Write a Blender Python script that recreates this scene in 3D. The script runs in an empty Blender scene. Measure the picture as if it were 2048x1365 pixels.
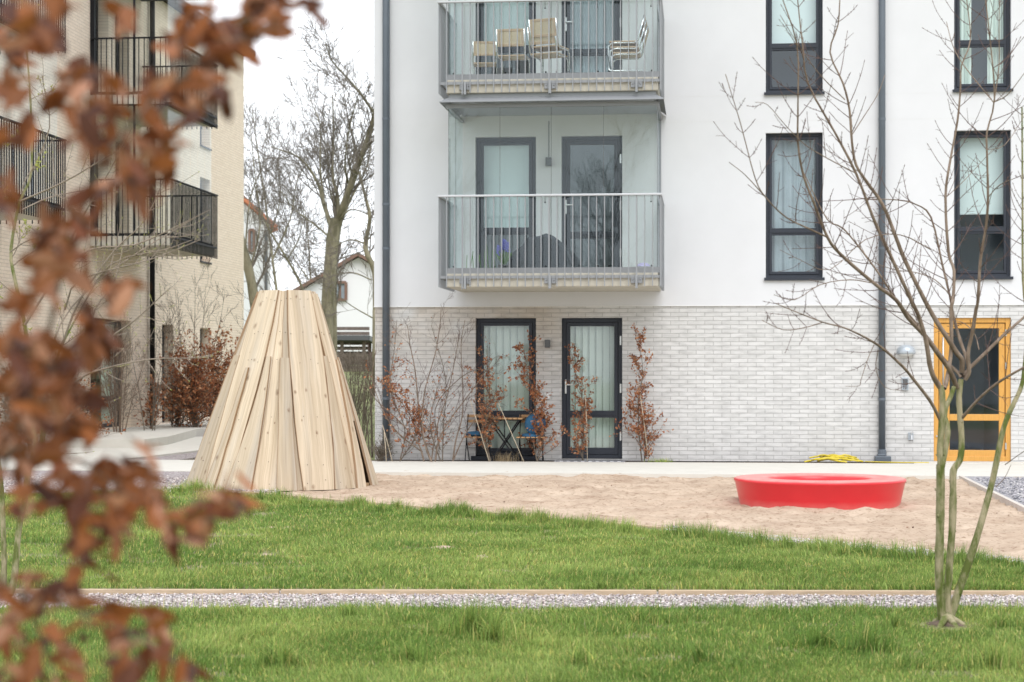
import bpy, math, random
import numpy as np
from mathutils import Vector, Matrix

# ------------------------------------------------------------------ camera, world, sun
scene = bpy.context.scene
COL = scene.collection
FPX = 3753.0; CX = 1024.0; HOR = 745.0; EYE = 1.41
TH = math.atan((1410 - 1024) / FPX)
FWD = np.array([-math.sin(TH), math.cos(TH)]); RGT = np.array([math.cos(TH), math.sin(TH)])
cam_d = bpy.data.cameras.new('camera'); cam = bpy.data.objects.new('camera', cam_d); COL.objects.link(cam)
cam.location = (0, 0, EYE); cam.rotation_euler = (math.radians(90), 0, TH)
cam_d.lens = FPX / 2048 * 36; cam_d.sensor_width = 36; cam_d.shift_y = 62.5 / 2048
cam_d.clip_start = 0.1; cam_d.clip_end = 2000
cam_d.dof.use_dof = True; cam_d.dof.focus_distance = 17.0; cam_d.dof.aperture_fstop = 5.0
scene.camera = cam
scene.render.engine = 'CYCLES'
scene.cycles.transparent_max_bounces = 24
scene.cycles.max_bounces = 8
vs = scene.view_settings
vs.view_transform = 'Standard'; vs.look = 'None'; vs.gamma = 1.0; vs.use_curve_mapping = False
vs.exposure = 0.86

SUN_EL = math.radians(52); SUN_AZ = math.radians(163)      # azimuth clockwise from +Y: behind and right of the camera
world = bpy.data.worlds.new('World'); scene.world = world; world.use_nodes = True
nt = world.node_tree; N = nt.nodes; Lk = nt.links; N.clear()
out = N.new('ShaderNodeOutputWorld'); bg = N.new('ShaderNodeBackground'); bg.inputs['Strength'].default_value = 0.1
sky = N.new('ShaderNodeTexSky'); sky.sky_type = 'NISHITA'; sky.sun_disc = False
sky.sun_elevation = SUN_EL; sky.sun_rotation = SUN_AZ
hs = N.new('ShaderNodeHueSaturation'); hs.inputs['Saturation'].default_value = 0.35
Lk.new(sky.outputs[0], hs.inputs['Color'])
tc = N.new('ShaderNodeTexCoord'); mp = N.new('ShaderNodeMapping'); mp.inputs['Scale'].default_value = (1, 1, 2.5)
nz = N.new('ShaderNodeTexNoise'); nz.inputs['Scale'].default_value = 2.2; nz.inputs['Detail'].default_value = 6
cr = N.new('ShaderNodeValToRGB'); cr.color_ramp.elements[0].position = 0.3; cr.color_ramp.elements[1].position = 0.7
cr.color_ramp.elements[0].color = (8.2, 8.6, 9.2, 1); cr.color_ramp.elements[1].color = (10.0, 10.25, 10.65, 1)
mx = N.new('ShaderNodeMixRGB'); mx.inputs[0].default_value = 0.85
Lk.new(tc.outputs['Generated'], mp.inputs[0]); Lk.new(mp.outputs[0], nz.inputs['Vector']); Lk.new(nz.outputs[0], cr.inputs[0])
Lk.new(hs.outputs[0], mx.inputs[1]); Lk.new(cr.outputs[0], mx.inputs[2])
Lk.new(mx.outputs[0], bg.inputs[0]); Lk.new(bg.outputs[0], out.inputs[0])
sl = bpy.data.lights.new('sun', 'SUN'); sl.energy = 1.1; sl.angle = math.radians(40); sl.color = (1.0, 0.985, 0.965)
so = bpy.data.objects.new('sun', sl); COL.objects.link(so)
_d = Vector((math.sin(SUN_AZ) * math.cos(SUN_EL), math.cos(SUN_AZ) * math.cos(SUN_EL), math.sin(SUN_EL)))
so.rotation_euler = _d.to_track_quat('Z', 'Y').to_euler(); so.location = (0, -5, 30)

# ------------------------------------------------------------------ pixel <-> place helpers
def ray(px, py):
    u = (px - CX) / FPX; v = (HOR - py) / FPX
    h = FWD + u * RGT
    return h[0], h[1], v
def G(px, py, z=0.0):                     # where a picture point meets the level z
    x, y, v = ray(px, py); t = (z - EYE) / v
    return (x * t, y * t)
def Wp(px, py, Y):                        # where a picture point meets the plane y = Y
    x, y, v = ray(px, py); t = Y / y
    return (x * t, EYE + v * t)
def Xp(px, py, X):                        # where a picture point meets the plane x = X
    x, y, v = ray(px, py); t = X / x
    return (y * t, EYE + v * t)
def Zp(px, py, t):                        # the point at camera distance t
    x, y, v = ray(px, py)
    return np.array([x * t, y * t, EYE + v * t])

rng = np.random.default_rng(7); random.seed(7)

# ------------------------------------------------------------------ mesh helpers
ORG = {}
class MB:
    def __init__(s): s.v = []; s.f = []; s.g = None
    def quad(s, a, b, c, d):
        n = len(s.v); s.v += [a, b, c, d]; s.f.append((n, n+1, n+2, n+3))
    def poly(s, pts):
        n = len(s.v); s.v += list(pts); s.f.append(tuple(range(n, n+len(pts))))
    def box(s, x0, x1, y0, y1, z0, z1):
        n = len(s.v)
        s.v += [(x0,y0,z0),(x1,y0,z0),(x1,y1,z0),(x0,y1,z0),(x0,y0,z1),(x1,y0,z1),(x1,y1,z1),(x0,y1,z1)]
        s.f += [(n,n+3,n+2,n+1),(n+4,n+5,n+6,n+7),(n,n+1,n+5,n+4),(n+1,n+2,n+6,n+5),(n+2,n+3,n+7,n+6),(n+3,n,n+4,n+7)]
    def mbox(s, m, a0, a1, z0, z1, d0, d1):      # box in wall coordinates
        n = len(s.v)
        s.v += [m(a0,z0,d0),m(a1,z0,d0),m(a1,z1,d0),m(a0,z1,d0),m(a0,z0,d1),m(a1,z0,d1),m(a1,z1,d1),m(a0,z1,d1)]
        s.f += [(n,n+3,n+2,n+1),(n+4,n+5,n+6,n+7),(n,n+1,n+5,n+4),(n+1,n+2,n+6,n+5),(n+2,n+3,n+7,n+6),(n+3,n,n+4,n+7)]
    def bar(s, p, q, w, h=None, up=(0,0,1)):      # rectangular bar from p to q
        h = h or w
        p = np.array(p, float); q = np.array(q, float); t = q - p; t /= np.linalg.norm(t) + 1e-9
        u = np.array(up, float)
        if abs(np.dot(u, t)) > 0.95: u = np.array([0, 1.0, 0])
        a = np.cross(t, u); a /= np.linalg.norm(a); b = np.cross(a, t)
        n = len(s.v)
        for c in (p, q):
            for sa, sb in ((-1,-1),(1,-1),(1,1),(-1,1)):
                s.v.append(tuple(c + a * w/2 * sa + b * h/2 * sb))
        s.f += [(n,n+1,n+2,n+3),(n+7,n+6,n+5,n+4),(n,n+4,n+5,n+1),(n+1,n+5,n+6,n+2),(n+2,n+6,n+7,n+3),(n+3,n+7,n+4,n)]
    def tube(s, pts, rad, sides=6, cap=True):
        P = np.array(pts, float); m = len(P)
        R = np.full(m, float(rad)) if np.isscalar(rad) else np.array(rad, float)
        T = np.empty_like(P); T[1:-1] = P[2:] - P[:-2]; T[0] = P[1] - P[0]; T[-1] = P[-1] - P[-2]
        T /= np.linalg.norm(T, axis=1)[:, None] + 1e-12
        ref = np.array([0, 0, 1.0]) if abs(T[:, 2]).mean() < 0.75 else np.array([0, 1.0, 0.05])
        A = np.cross(T, ref); A /= np.linalg.norm(A, axis=1)[:, None] + 1e-12
        B = np.cross(A, T)
        an = np.arange(sides) / sides * 2 * math.pi
        V = P[:, None, :] + R[:, None, None] * (A[:, None, :] * np.cos(an)[None, :, None] + B[:, None, :] * np.sin(an)[None, :, None])
        n = len(s.v); s.v += [tuple(x) for x in V.reshape(-1, 3)]
        for i in range(m - 1):
            for j in range(sides):
                k = (j + 1) % sides
                s.f.append((n+i*sides+j, n+i*sides+k, n+(i+1)*sides+k, n+(i+1)*sides+j))
        if cap and sides > 3:
            s.f.append(tuple(n + j for j in range(sides))[::-1]); s.f.append(tuple(n+(m-1)*sides + j for j in range(sides)))
    def lathe(s, prof, c, seg=32, closed=False):
        n = len(s.v); m = len(prof)
        for r, z in prof:
            for j in range(seg):
                a = 2 * math.pi * j / seg; s.v.append((c[0] + r*math.cos(a), c[1] + r*math.sin(a), c[2] + z))
        rows = m if closed else m - 1
        for i in range(rows):
            i2 = (i + 1) % m
            for j in range(seg):
                k = (j + 1) % seg
                s.f.append((n+i*seg+j, n+i*seg+k, n+i2*seg+k, n+i2*seg+j))
    def ball(s, c, r, seg=10, rings=6):
        rx, ry, rz = (r, r, r) if np.isscalar(r) else r
        n = len(s.v)
        for i in range(rings + 1):
            th = math.pi * i / rings
            for j in range(seg):
                a = 2*math.pi*j/seg
                s.v.append((c[0]+rx*math.sin(th)*math.cos(a), c[1]+ry*math.sin(th)*math.sin(a), c[2]+rz*math.cos(th)))
        for i in range(rings):
            for j in range(seg):
                k = (j+1) % seg; s.f.append((n+i*seg+j, n+(i+1)*seg+j, n+(i+1)*seg+k, n+i*seg+k))
    def build(s, name, mat, parent=None, smooth=False, bevel=0, col=None):
        me = bpy.data.meshes.new(name)
        o3 = np.array(ORG.get(parent.name, (0, 0, 0)) if parent else (0, 0, 0), float)
        V = np.array(s.v, float) - o3
        me.from_pydata(V.tolist(), [], s.f)
        if s.g is not None:
            at = me.attributes.new('gc', 'FLOAT_VECTOR', 'POINT'); at.data.foreach_set('vector', np.array(s.g, 'f').ravel())
        return link(me, name, mat, parent, smooth, bevel)
def link(me, name, mat, parent=None, smooth=False, bevel=0):
    me.materials.append(mat); me.update()
    if smooth: me.shade_smooth()
    o = bpy.data.objects.new(name, me); COL.objects.link(o)
    if parent is not None:
        o.parent = parent; ORG[o.name] = ORG.get(parent.name, (0, 0, 0))
    else: ORG[o.name] = (0, 0, 0)
    if bevel:
        b = o.modifiers.new('bevel', 'BEVEL'); b.width = bevel; b.segments = 2; b.limit_method = 'ANGLE'; b.angle_limit = math.radians(50)
    return o
def npmesh(name, V, F, mat, parent=None, smooth=False, col=None, k=None):
    """mesh straight from arrays; F is (n,k)"""
    me = bpy.data.meshes.new(name)
    o3 = np.array(ORG.get(parent.name, (0, 0, 0)) if parent else (0, 0, 0), float)
    V = np.asarray(V, 'f') - o3.astype('f'); F = np.asarray(F, 'i'); k = F.shape[1]
    me.vertices.add(len(V)); me.vertices.foreach_set('co', V.ravel())
    me.loops.add(F.size); me.loops.foreach_set('vertex_index', F.ravel())
    me.polygons.add(len(F)); me.polygons.foreach_set('loop_start', np.arange(len(F), dtype='i') * k)
    me.update(calc_edges=True)
    if col is not None:
        at = me.attributes.new('tint', 'FLOAT_COLOR', 'POINT'); c = np.ones((len(V), 4), 'f'); c[:, :3] = col; at.data.foreach_set('color', c.ravel())
    return link(me, name, mat, parent, smooth)
def tag(o, label=None, cat=None, group=None, kind=None):
    if label: o['label'] = label
    if cat: o['category'] = cat
    if group: o['group'] = group
    if kind: o['kind'] = kind
    return o
def thing(name, label, cat, loc=(0, 0, 0), group=None, rotz=0):
    o = bpy.data.objects.new(name, None); COL.objects.link(o); o.location = loc; o.rotation_euler = (0, 0, rotz)
    o.empty_display_size = 0.2; ORG[o.name] = tuple(loc)
    return tag(o, label, cat, group)
def copy_tree(o, parent=None):
    c = o.copy(); COL.objects.link(c); c.parent = parent
    for ch in list(o.children): copy_tree(ch, c)
    return c

# ------------------------------------------------------------------ materials
def nodes(m): return m.node_tree.nodes, m.node_tree.links
def mat(name, c, rough=0.6, metal=0.0, var=0.0, vscale=8.0, bump=0.0, bscale=60.0, spec=None, stretch=None, sub=None):
    m = bpy.data.materials.new(name); m.use_nodes = True; n, l = nodes(m); p = n['Principled BSDF']
    p.inputs['Base Color'].default_value = (*c, 1); p.inputs['Roughness'].default_value = rough; p.inputs['Metallic'].default_value = metal
    if spec is not None: p.inputs['Specular IOR Level'].default_value = spec
    if var or bump:
        t = n.new('ShaderNodeTexCoord'); mpn = n.new('ShaderNodeMapping')
        if stretch: mpn.inputs['Scale'].default_value = stretch
        l.new(t.outputs['Object'], mpn.inputs[0])
    if var:
        z = n.new('ShaderNodeTexNoise'); z.inputs['Scale'].default_value = vscale; z.inputs['Detail'].default_value = 5; z.inputs['Roughness'].default_value = 0.6
        l.new(mpn.outputs[0], z.inputs['Vector'])
        r = n.new('ShaderNodeValToRGB'); r.color_ramp.elements[0].position = 0.3; r.color_ramp.elements[1].position = 0.7
        a = [max(0, x * (1 - var)) for x in c]; b = [min(1, x * (1 + var)) for x in c]
        r.color_ramp.elements[0].color = (*a, 1); r.color_ramp.elements[1].color = (*b, 1)
        l.new(z.outputs[0], r.inputs[0]); l.new(r.outputs[0], p.inputs['Base Color'])
    if bump:
        z2 = n.new('ShaderNodeTexNoise'); z2.inputs['Scale'].default_value = bscale; z2.inputs['Detail'].default_value = 6
        l.new(mpn.outputs[0], z2.inputs['Vector'])
        bn = n.new('ShaderNodeBump'); bn.inputs['Strength'].default_value = bump; bn.inputs['Distance'].default_value = 0.01
        l.new(z2.outputs[0], bn.inputs['Height']); l.new(bn.outputs[0], p.inputs['Normal'])
    return m
def brickmat(name, c1, c2, cm, axis, bw=0.264, bh=0.065, mortar=0.006, blot=0.18, warm=None):
    m = bpy.data.materials.new(name); m.use_nodes = True; n, l = nodes(m); p = n['Principled BSDF']; p.inputs['Roughness'].default_value = 0.85
    t = n.new('ShaderNodeTexCoord'); sx = n.new('ShaderNodeSeparateXYZ'); cb = n.new('ShaderNodeCombineXYZ')
    l.new(t.outputs['Object'], sx.inputs[0]); l.new(sx.outputs[axis], cb.inputs[0]); l.new(sx.outputs[2], cb.inputs[1])
    nw = n.new('ShaderNodeTexNoise'); nw.inputs['Scale'].default_value = 9; l.new(cb.outputs[0], nw.inputs['Vector'])
    va = n.new('ShaderNodeVectorMath'); va.operation = 'MULTIPLY_ADD'; va.inputs[1].default_value = (0.008, 0.005, 0); l.new(nw.outputs[1], va.inputs[0]); l.new(cb.outputs[0], va.inputs[2])
    b = n.new('ShaderNodeTexBrick'); b.inputs['Scale'].default_value = 1; b.inputs['Brick Width'].default_value = bw; b.inputs['Row Height'].default_value = bh
    b.inputs['Mortar Size'].default_value = mortar; b.inputs['Mortar Smooth'].default_value = 0.3; b.inputs['Bias'].default_value = 0.0
    b.inputs['Color1'].default_value = (*c1, 1); b.inputs['Color2'].default_value = (*c2, 1); b.inputs['Mortar'].default_value = (*cm, 1)
    b.offset = 0.5; l.new(va.outputs[0], b.inputs['Vector'])
    mpn = n.new('ShaderNodeMapping'); mpn.inputs['Scale'].default_value = (5, 17, 1); l.new(cb.outputs[0], mpn.inputs[0])
    z = n.new('ShaderNodeTexNoise'); z.inputs['Scale'].default_value = 1.0; z.inputs['Detail'].default_value = 3; l.new(mpn.outputs[0], z.inputs['Vector'])
    r = n.new('ShaderNodeValToRGB'); r.color_ramp.elements[0].position = 0.33; r.color_ramp.elements[1].position = 0.58
    r.color_ramp.elements[0].color = (1-blot,)*3 + (1,); r.color_ramp.elements[1].color = (1, 1, 1, 1); l.new(z.outputs[0], r.inputs[0])
    mu = n.new('ShaderNodeMixRGB'); mu.blend_type = 'MULTIPLY'; mu.inputs[0].default_value = 1; l.new(b.outputs['Color'], mu.inputs[1]); l.new(r.outputs[0], mu.inputs[2])
    last = mu.outputs[0]
    if warm:                                   # warmer, browner brick tone round the two garden openings, stronger towards the top
        x0, x1, z0 = warm
        nn = n.new('ShaderNodeTexNoise'); nn.inputs['Scale'].default_value = 1.6; l.new(cb.outputs[0], nn.inputs['Vector'])
        def ramp(src, a, bb):
            mr = n.new('ShaderNodeMapRange'); mr.interpolation_type = 'SMOOTHSTEP'; mr.inputs[1].default_value = a; mr.inputs[2].default_value = bb; l.new(src, mr.inputs[0]); return mr.outputs[0]
        ma = n.new('ShaderNodeMath'); ma.operation = 'MULTIPLY'; l.new(ramp(sx.outputs[0], x0-0.8, x0+1.5), ma.inputs[0]); l.new(ramp(sx.outputs[0], x1+0.8, x1-0.5), ma.inputs[1])
        mb2 = n.new('ShaderNodeMath'); mb2.operation = 'MULTIPLY'; l.new(ma.outputs[0], mb2.inputs[0]); l.new(ramp(sx.outputs[2], z0-1.5, z0+0.4), mb2.inputs[1])
        mb3 = n.new('ShaderNodeMath'); mb3.operation = 'MULTIPLY'; l.new(mb2.outputs[0], mb3.inputs[0]); l.new(ramp(nn.outputs[0], 0.25, 0.6), mb3.inputs[1])
        m2 = n.new('ShaderNodeMixRGB'); m2.blend_type = 'MULTIPLY'; m2.inputs[2].default_value = (0.82, 0.74, 0.66, 1); l.new(mb3.outputs[0], m2.inputs[0]); l.new(last, m2.inputs[1]); last = m2.outputs[0]
    l.new(last, p.inputs['Base Color'])
    bn = n.new('ShaderNodeBump'); bn.inputs['Strength'].default_value = 0.7; bn.inputs['Distance'].default_value = 0.006; bn.invert = True
    l.new(b.outputs['Fac'], bn.inputs['Height']); l.new(bn.outputs[0], p.inputs['Normal'])
    return m
def glassmat(name, tint=(0.86, 0.93, 0.92), refl=1.5, base=0.05, rough=0.0):
    m = bpy.data.materials.new(name); m.use_nodes = True; n, l = nodes(m); n.remove(n['Principled BSDF']); o = n['Material Output']
    tr = n.new('ShaderNodeBsdfTransparent'); tr.inputs[0].default_value = (*tint, 1)
    gl = n.new('ShaderNodeBsdfGlossy'); gl.inputs['Roughness'].default_value = rough; gl.inputs[0].default_value = (0.9, 0.96, 1, 1)
    fr = n.new('ShaderNodeLayerWeight'); fr.inputs[0].default_value = 0.5
    pw = n.new('ShaderNodeMath'); pw.operation = 'POWER'; pw.inputs[1].default_value = 5; l.new(fr.outputs['Facing'], pw.inputs[0])
    ad = n.new('ShaderNodeMath'); ad.operation = 'MULTIPLY_ADD'; ad.inputs[1].default_value = refl; ad.inputs[2].default_value = base; l.new(pw.outputs[0], ad.inputs[0])
    mi = n.new('ShaderNodeMixShader'); l.new(ad.outputs[0], mi.inputs[0]); l.new(tr.outputs[0], mi.inputs[1]); l.new(gl.outputs[0], mi.inputs[2]); l.new(mi.outputs[0], o.inputs[0])
    return m
def tintmat(name, rough=0.6, trans=0.0, spec=0.3):
    m = bpy.data.materials.new(name); m.use_nodes = True; n, l = nodes(m); p = n['Principled BSDF']; p.inputs['Roughness'].default_value = rough; p.inputs['Specular IOR Level'].default_value = spec
    a = n.new('ShaderNodeAttribute'); a.attribute_name = 'tint'; l.new(a.outputs['Color'], p.inputs['Base Color'])
    if trans:
        tl = n.new('ShaderNodeBsdfTranslucent'); l.new(a.outputs['Color'], tl.inputs[0]); mi = n.new('ShaderNodeMixShader'); mi.inputs[0].default_value = trans
        l.new(p.outputs[0], mi.inputs[1]); l.new(tl.outputs[0], mi.inputs[2]); l.new(mi.outputs[0], n['Material Output'].inputs[0])
    return m
def woodmat(name, light, dark, knot=(0.13, 0.06, 0.025)):
    """boards: uses the 'gc' point attribute (metres across, metres along)"""
    m = bpy.data.materials.new(name); m.use_nodes = True; n, l = nodes(m); p = n['Principled BSDF']; p.inputs['Roughness'].default_value = 0.65; p.inputs['Specular IOR Level'].default_value = 0.25
    a = n.new('ShaderNodeAttribute'); a.attribute_name = 'gc'; oi = n.new('ShaderNodeObjectInfo')
    ml = n.new('ShaderNodeMath'); ml.operation = 'MULTIPLY'; ml.inputs[1].default_value = 37.0; l.new(oi.outputs['Random'], ml.inputs[0])
    cb = n.new('ShaderNodeCombineXYZ'); l.new(ml.outputs[0], cb.inputs[0]); l.new(ml.outputs[0], cb.inputs[1]); l.new(ml.outputs[0], cb.inputs[2])
    ad = n.new('ShaderNodeVectorMath'); ad.operation = 'ADD'; l.new(a.outputs['Vector'], ad.inputs[0]); l.new(cb.outputs[0], ad.inputs[1])
    # knots
    mk = n.new('ShaderNodeMapping'); mk.inputs['Scale'].default_value = (5.0, 3.1, 1); l.new(ad.outputs[0], mk.inputs[0])
    vo = n.new('ShaderNodeTexVoronoi'); vo.voronoi_dimensions = '2D'; vo.inputs['Scale'].default_value = 1.0; l.new(mk.outputs[0], vo.inputs['Vector'])
    wk = n.new('ShaderNodeTexWhiteNoise'); wk.noise_dimensions = '3D'; l.new(vo.outputs['Color'], wk.inputs['Vector'])
    ks = n.new('ShaderNodeMapRange'); ks.inputs[3].default_value = 0.035; ks.inputs[4].default_value = 0.17; l.new(wk.outputs[0], ks.inputs[0])
    kn_ = n.new('ShaderNodeTexNoise'); kn_.inputs['Scale'].default_value = 6; l.new(mk.outputs[0], kn_.inputs['Vector'])
    kd = n.new('ShaderNodeMath'); kd.operation = 'MULTIPLY_ADD'; kd.inputs[1].default_value = 0.16; l.new(kn_.outputs[0], kd.inputs[0]); l.new(vo.outputs['Distance'], kd.inputs[2])
    kd2 = n.new('ShaderNodeMath'); kd2.operation = 'SUBTRACT'; kd2.inputs[1].default_value = 0.07; l.new(kd.outputs[0], kd2.inputs[0])
    kr = n.new('ShaderNodeMapRange'); kr.inputs[2].default_value = 0.01; l.new(ks.outputs[0], kr.inputs[1]); l.new(kd2.outputs[0], kr.inputs[0])
    halo = n.new('ShaderNodeMapRange'); halo.inputs[1].default_value = 0.5; halo.inputs[2].default_value = 0.05; l.new(vo.outputs['Distance'], halo.inputs[0])
    # grain, bent round the knots
    hm = n.new('ShaderNodeMath'); hm.operation = 'MULTIPLY'; hm.inputs[1].default_value = 0.012; l.new(halo.outputs[0], hm.inputs[0])
    c2 = n.new('ShaderNodeCombineXYZ'); l.new(hm.outputs[0], c2.inputs[0]); ad2 = n.new('ShaderNodeVectorMath'); ad2.operation = 'ADD'; l.new(ad.outputs[0], ad2.inputs[0]); l.new(c2.outputs[0], ad2.inputs[1])
    mg = n.new('ShaderNodeMapping'); mg.inputs['Scale'].default_value = (13, 0.32, 1); l.new(ad2.outputs[0], mg.inputs[0])
    g1 = n.new('ShaderNodeTexNoise'); g1.inputs['Scale'].default_value = 1; g1.inputs['Detail'].default_value = 6; g1.inputs['Roughness'].default_value = 0.55; l.new(mg.outputs[0], g1.inputs['Vector'])
    r = n.new('ShaderNodeValToRGB'); r.color_ramp.elements[0].position = 0.25; r.color_ramp.elements[1].position = 0.62
    r.color_ramp.elements[0].color = (*dark, 1); r.color_ramp.elements[1].color = (*light, 1); l.new(g1.outputs[0], r.inputs[0])
    mgf = n.new('ShaderNodeMapping'); mgf.inputs['Scale'].default_value = (90, 1.5, 1); l.new(ad2.outputs[0], mgf.inputs[0])
    g2 = n.new('ShaderNodeTexNoise'); g2.inputs['Scale'].default_value = 1; g2.inputs['Detail'].default_value = 3; l.new(mgf.outputs[0], g2.inputs['Vector'])
    rf = n.new('ShaderNodeValToRGB'); rf.color_ramp.elements[0].color = (0.82, 0.8, 0.78, 1); rf.color_ramp.elements[1].color = (1.08, 1.08, 1.08, 1); rf.color_ramp.elements[0].position = 0.3; rf.color_ramp.elements[1].position = 0.65; l.new(g2.outputs[0], rf.inputs[0])
    mu = n.new('ShaderNodeMixRGB'); mu.blend_type = 'MULTIPLY'; mu.inputs[0].default_value = 1; l.new(r.outputs[0], mu.inputs[1]); l.new(rf.outputs[0], mu.inputs[2])
    # silvery weathering in long streaks
    mw_ = n.new('ShaderNodeMapping'); mw_.inputs['Scale'].default_value = (7, 0.5, 1); mw_.inputs['Location'].default_value = (3, 9, 0); l.new(ad.outputs[0], mw_.inputs[0])
    gw = n.new('ShaderNodeTexNoise'); gw.inputs['Scale'].default_value = 1; gw.inputs['Detail'].default_value = 5; l.new(mw_.outputs[0], gw.inputs['Vector'])
    rw_ = n.new('ShaderNodeMapRange'); rw_.inputs[1].default_value = 0.48; rw_.inputs[2].default_value = 0.68; rw_.inputs[4].default_value = 0.4; l.new(gw.outputs[0], rw_.inputs[0])
    # darker edges of each board
    ea = n.new('ShaderNodeAttribute'); ea.attribute_name = 'ed'; em = n.new('ShaderNodeMath'); em.operation = 'MULTIPLY'; em.inputs[1].default_value = 0.75; l.new(ea.outputs['Fac'], em.inputs[0])
    ex = n.new('ShaderNodeMixRGB'); ex.inputs[2].default_value = (0.24, 0.13, 0.06, 1); l.new(em.outputs[0], ex.inputs[0])
    # board-to-board tone
    rr = n.new('ShaderNodeMapRange'); rr.inputs[3].default_value = 0.80; rr.inputs[4].default_value = 1.10; l.new(oi.outputs['Random'], rr.inputs[0])
    hv = n.new('ShaderNodeHueSaturation'); l.new(rr.outputs[0], hv.inputs['Value'])
    mgy = n.new('ShaderNodeMixRGB'); mgy.inputs[2].default_value = (0.50, 0.46, 0.41, 1); l.new(rw_.outputs[0], mgy.inputs[0]); l.new(mu.outputs[0], mgy.inputs[1]); l.new(mgy.outputs[0], hv.inputs['Color'])
    wn = n.new('ShaderNodeTexWhiteNoise'); wn.noise_dimensions = '3D'; l.new(vo.outputs['Position'], wn.inputs['Vector'])
    gt = n.new('ShaderNodeMath'); gt.operation = 'GREATER_THAN'; gt.inputs[1].default_value = 0.4; l.new(wn.outputs[0], gt.inputs[0])
    km = n.new('ShaderNodeMath'); km.operation = 'MULTIPLY'; l.new(kr.outputs[0], km.inputs[0]); l.new(gt.outputs[0], km.inputs[1])
    k2 = n.new('ShaderNodeMath'); k2.operation = 'MULTIPLY'; k2.inputs[1].default_value = 0.75; l.new(km.outputs[0], k2.inputs[0])
    mi = n.new('ShaderNodeMixRGB'); mi.inputs[2].default_value = (*knot, 1); l.new(k2.outputs[0], mi.inputs[0]); l.new(hv.outputs[0], mi.inputs[1])
    l.new(mi.outputs[0], ex.inputs[1]); l.new(ex.outputs[0], p.inputs['Base Color'])
    bn = n.new('ShaderNodeBump'); bn.inputs['Strength'].default_value = 0.25; bn.inputs['Distance'].default_value = 0.003; l.new(g2.outputs[0], bn.inputs['Height']); l.new(bn.outputs[0], p.inputs['Normal'])
    return m
def gravelmat(name, cols, scale=45):
    m = bpy.data.materials.new(name); m.use_nodes = True; n, l = nodes(m); p = n['Principled BSDF']; p.inputs['Roughness'].default_value = 0.9
    t = n.new('ShaderNodeTexCoord'); v = n.new('ShaderNodeTexVoronoi'); v.inputs['Scale'].default_value = scale; l.new(t.outputs['Object'], v.inputs['Vector'])
    w = n.new('ShaderNodeTexWhiteNoise'); l.new(v.outputs['Color'], w.inputs['Vector'])
    r = n.new('ShaderNodeValToRGB'); e = r.color_ramp.elements
    e[0].color = (*cols[0], 1); e[1].color = (*cols[-1], 1)
    for i, c in enumerate(cols[1:-1]): x = e.new((i + 1) / (len(cols) - 1)); x.color = (*c, 1)
    l.new(w.outputs[0], r.inputs[0]); l.new(r.outputs[0], p.inputs['Base Color'])
    bn = n.new('ShaderNodeBump'); bn.invert = True; bn.inputs['Strength'].default_value = 1; bn.inputs['Distance'].default_value = 0.015; l.new(v.outputs['Distance'], bn.inputs['Height']); l.new(bn.outputs[0], p.inputs['Normal'])
    return m
def barkmat(name, c, c2, scale=18, pos=(0.4, 0.6), bump=0.5):
    m = bpy.data.materials.new(name); m.use_nodes = True; n, l = nodes(m); p = n['Principled BSDF']; p.inputs['Roughness'].default_value = 0.85; p.inputs['Specular IOR Level'].default_value = 0.2
    t = n.new('ShaderNodeTexCoord'); mpn = n.new('ShaderNodeMapping'); mpn.inputs['Scale'].default_value = (1, 1, 0.35); l.new(t.outputs['Object'], mpn.inputs[0])
    z = n.new('ShaderNodeTexNoise'); z.inputs['Scale'].default_value = scale; z.inputs['Detail'].default_value = 6; z.inputs['Roughness'].default_value = 0.65; l.new(mpn.outputs[0], z.inputs['Vector'])
    r = n.new('ShaderNodeValToRGB'); r.color_ramp.elements[0].position = pos[0]; r.color_ramp.elements[1].position = pos[1]; r.color_ramp.elements[0].color = (*c, 1); r.color_ramp.elements[1].color = (*c2, 1)
    l.new(z.outputs[0], r.inputs[0]); l.new(r.outputs[0], p.inputs['Base Color'])
    bn = n.new('ShaderNodeBump'); bn.inputs['Strength'].default_value = bump; bn.inputs['Distance'].default_value = 0.004; l.new(z.outputs[0], bn.inputs['Height']); l.new(bn.outputs[0], p.inputs['Normal'])
    return m
M = {}
M['render'] = mat('white_render', (0.665, 0.668, 0.685), 0.9, var=0.025, vscale=1.3, bump=0.15, bscale=150, spec=0.15)
M['brick'] = brickmat('pale_brick', (0.65, 0.64, 0.63), (0.575, 0.567, 0.555), (0.45, 0.442, 0.43), 0, blot=0.16, warm=(-9.3, -2.2, 2.2))
M['tanbrick'] = brickmat('tan_brick', (0.90, 0.765, 0.63), (0.84, 0.70, 0.565), (0.66, 0.55, 0.44), 1, blot=0.06)
M['anth'] = mat('anthracite_frame', (0.033, 0.038, 0.05), 0.5, spec=0.3)
M['black'] = mat('black_steel', (0.012, 0.012, 0.014), 0.6, spec=0.2)
M['zinc'] = mat('grey_railing_paint', (0.27, 0.28, 0.295), 0.4, metal=0.1)
M['zincpale'] = mat('pale_aluminium', (0.50, 0.51, 0.53), 0.35, metal=0.2)
M['pipe'] = mat('slate_grey_pipe', (0.105, 0.125, 0.15), 0.42, var=0.08, vscale=3)
M['concrete'] = mat('slab_concrete', (0.50, 0.47, 0.40), 0.9, var=0.12, vscale=7, bump=0.2, bscale=80)
M['paving'] = mat('path_concrete', (0.60, 0.575, 0.52), 0.9, var=0.05, vscale=3, bump=0.15, bscale=120)
M['glass'] = glassmat('window_glass', (0.90, 0.95, 0.94), 0.8, 0.09, 0.035)
M['bglass'] = glassmat('balcony_glass', (0.955, 0.98, 0.972), 0.55, 0.03)
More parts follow.
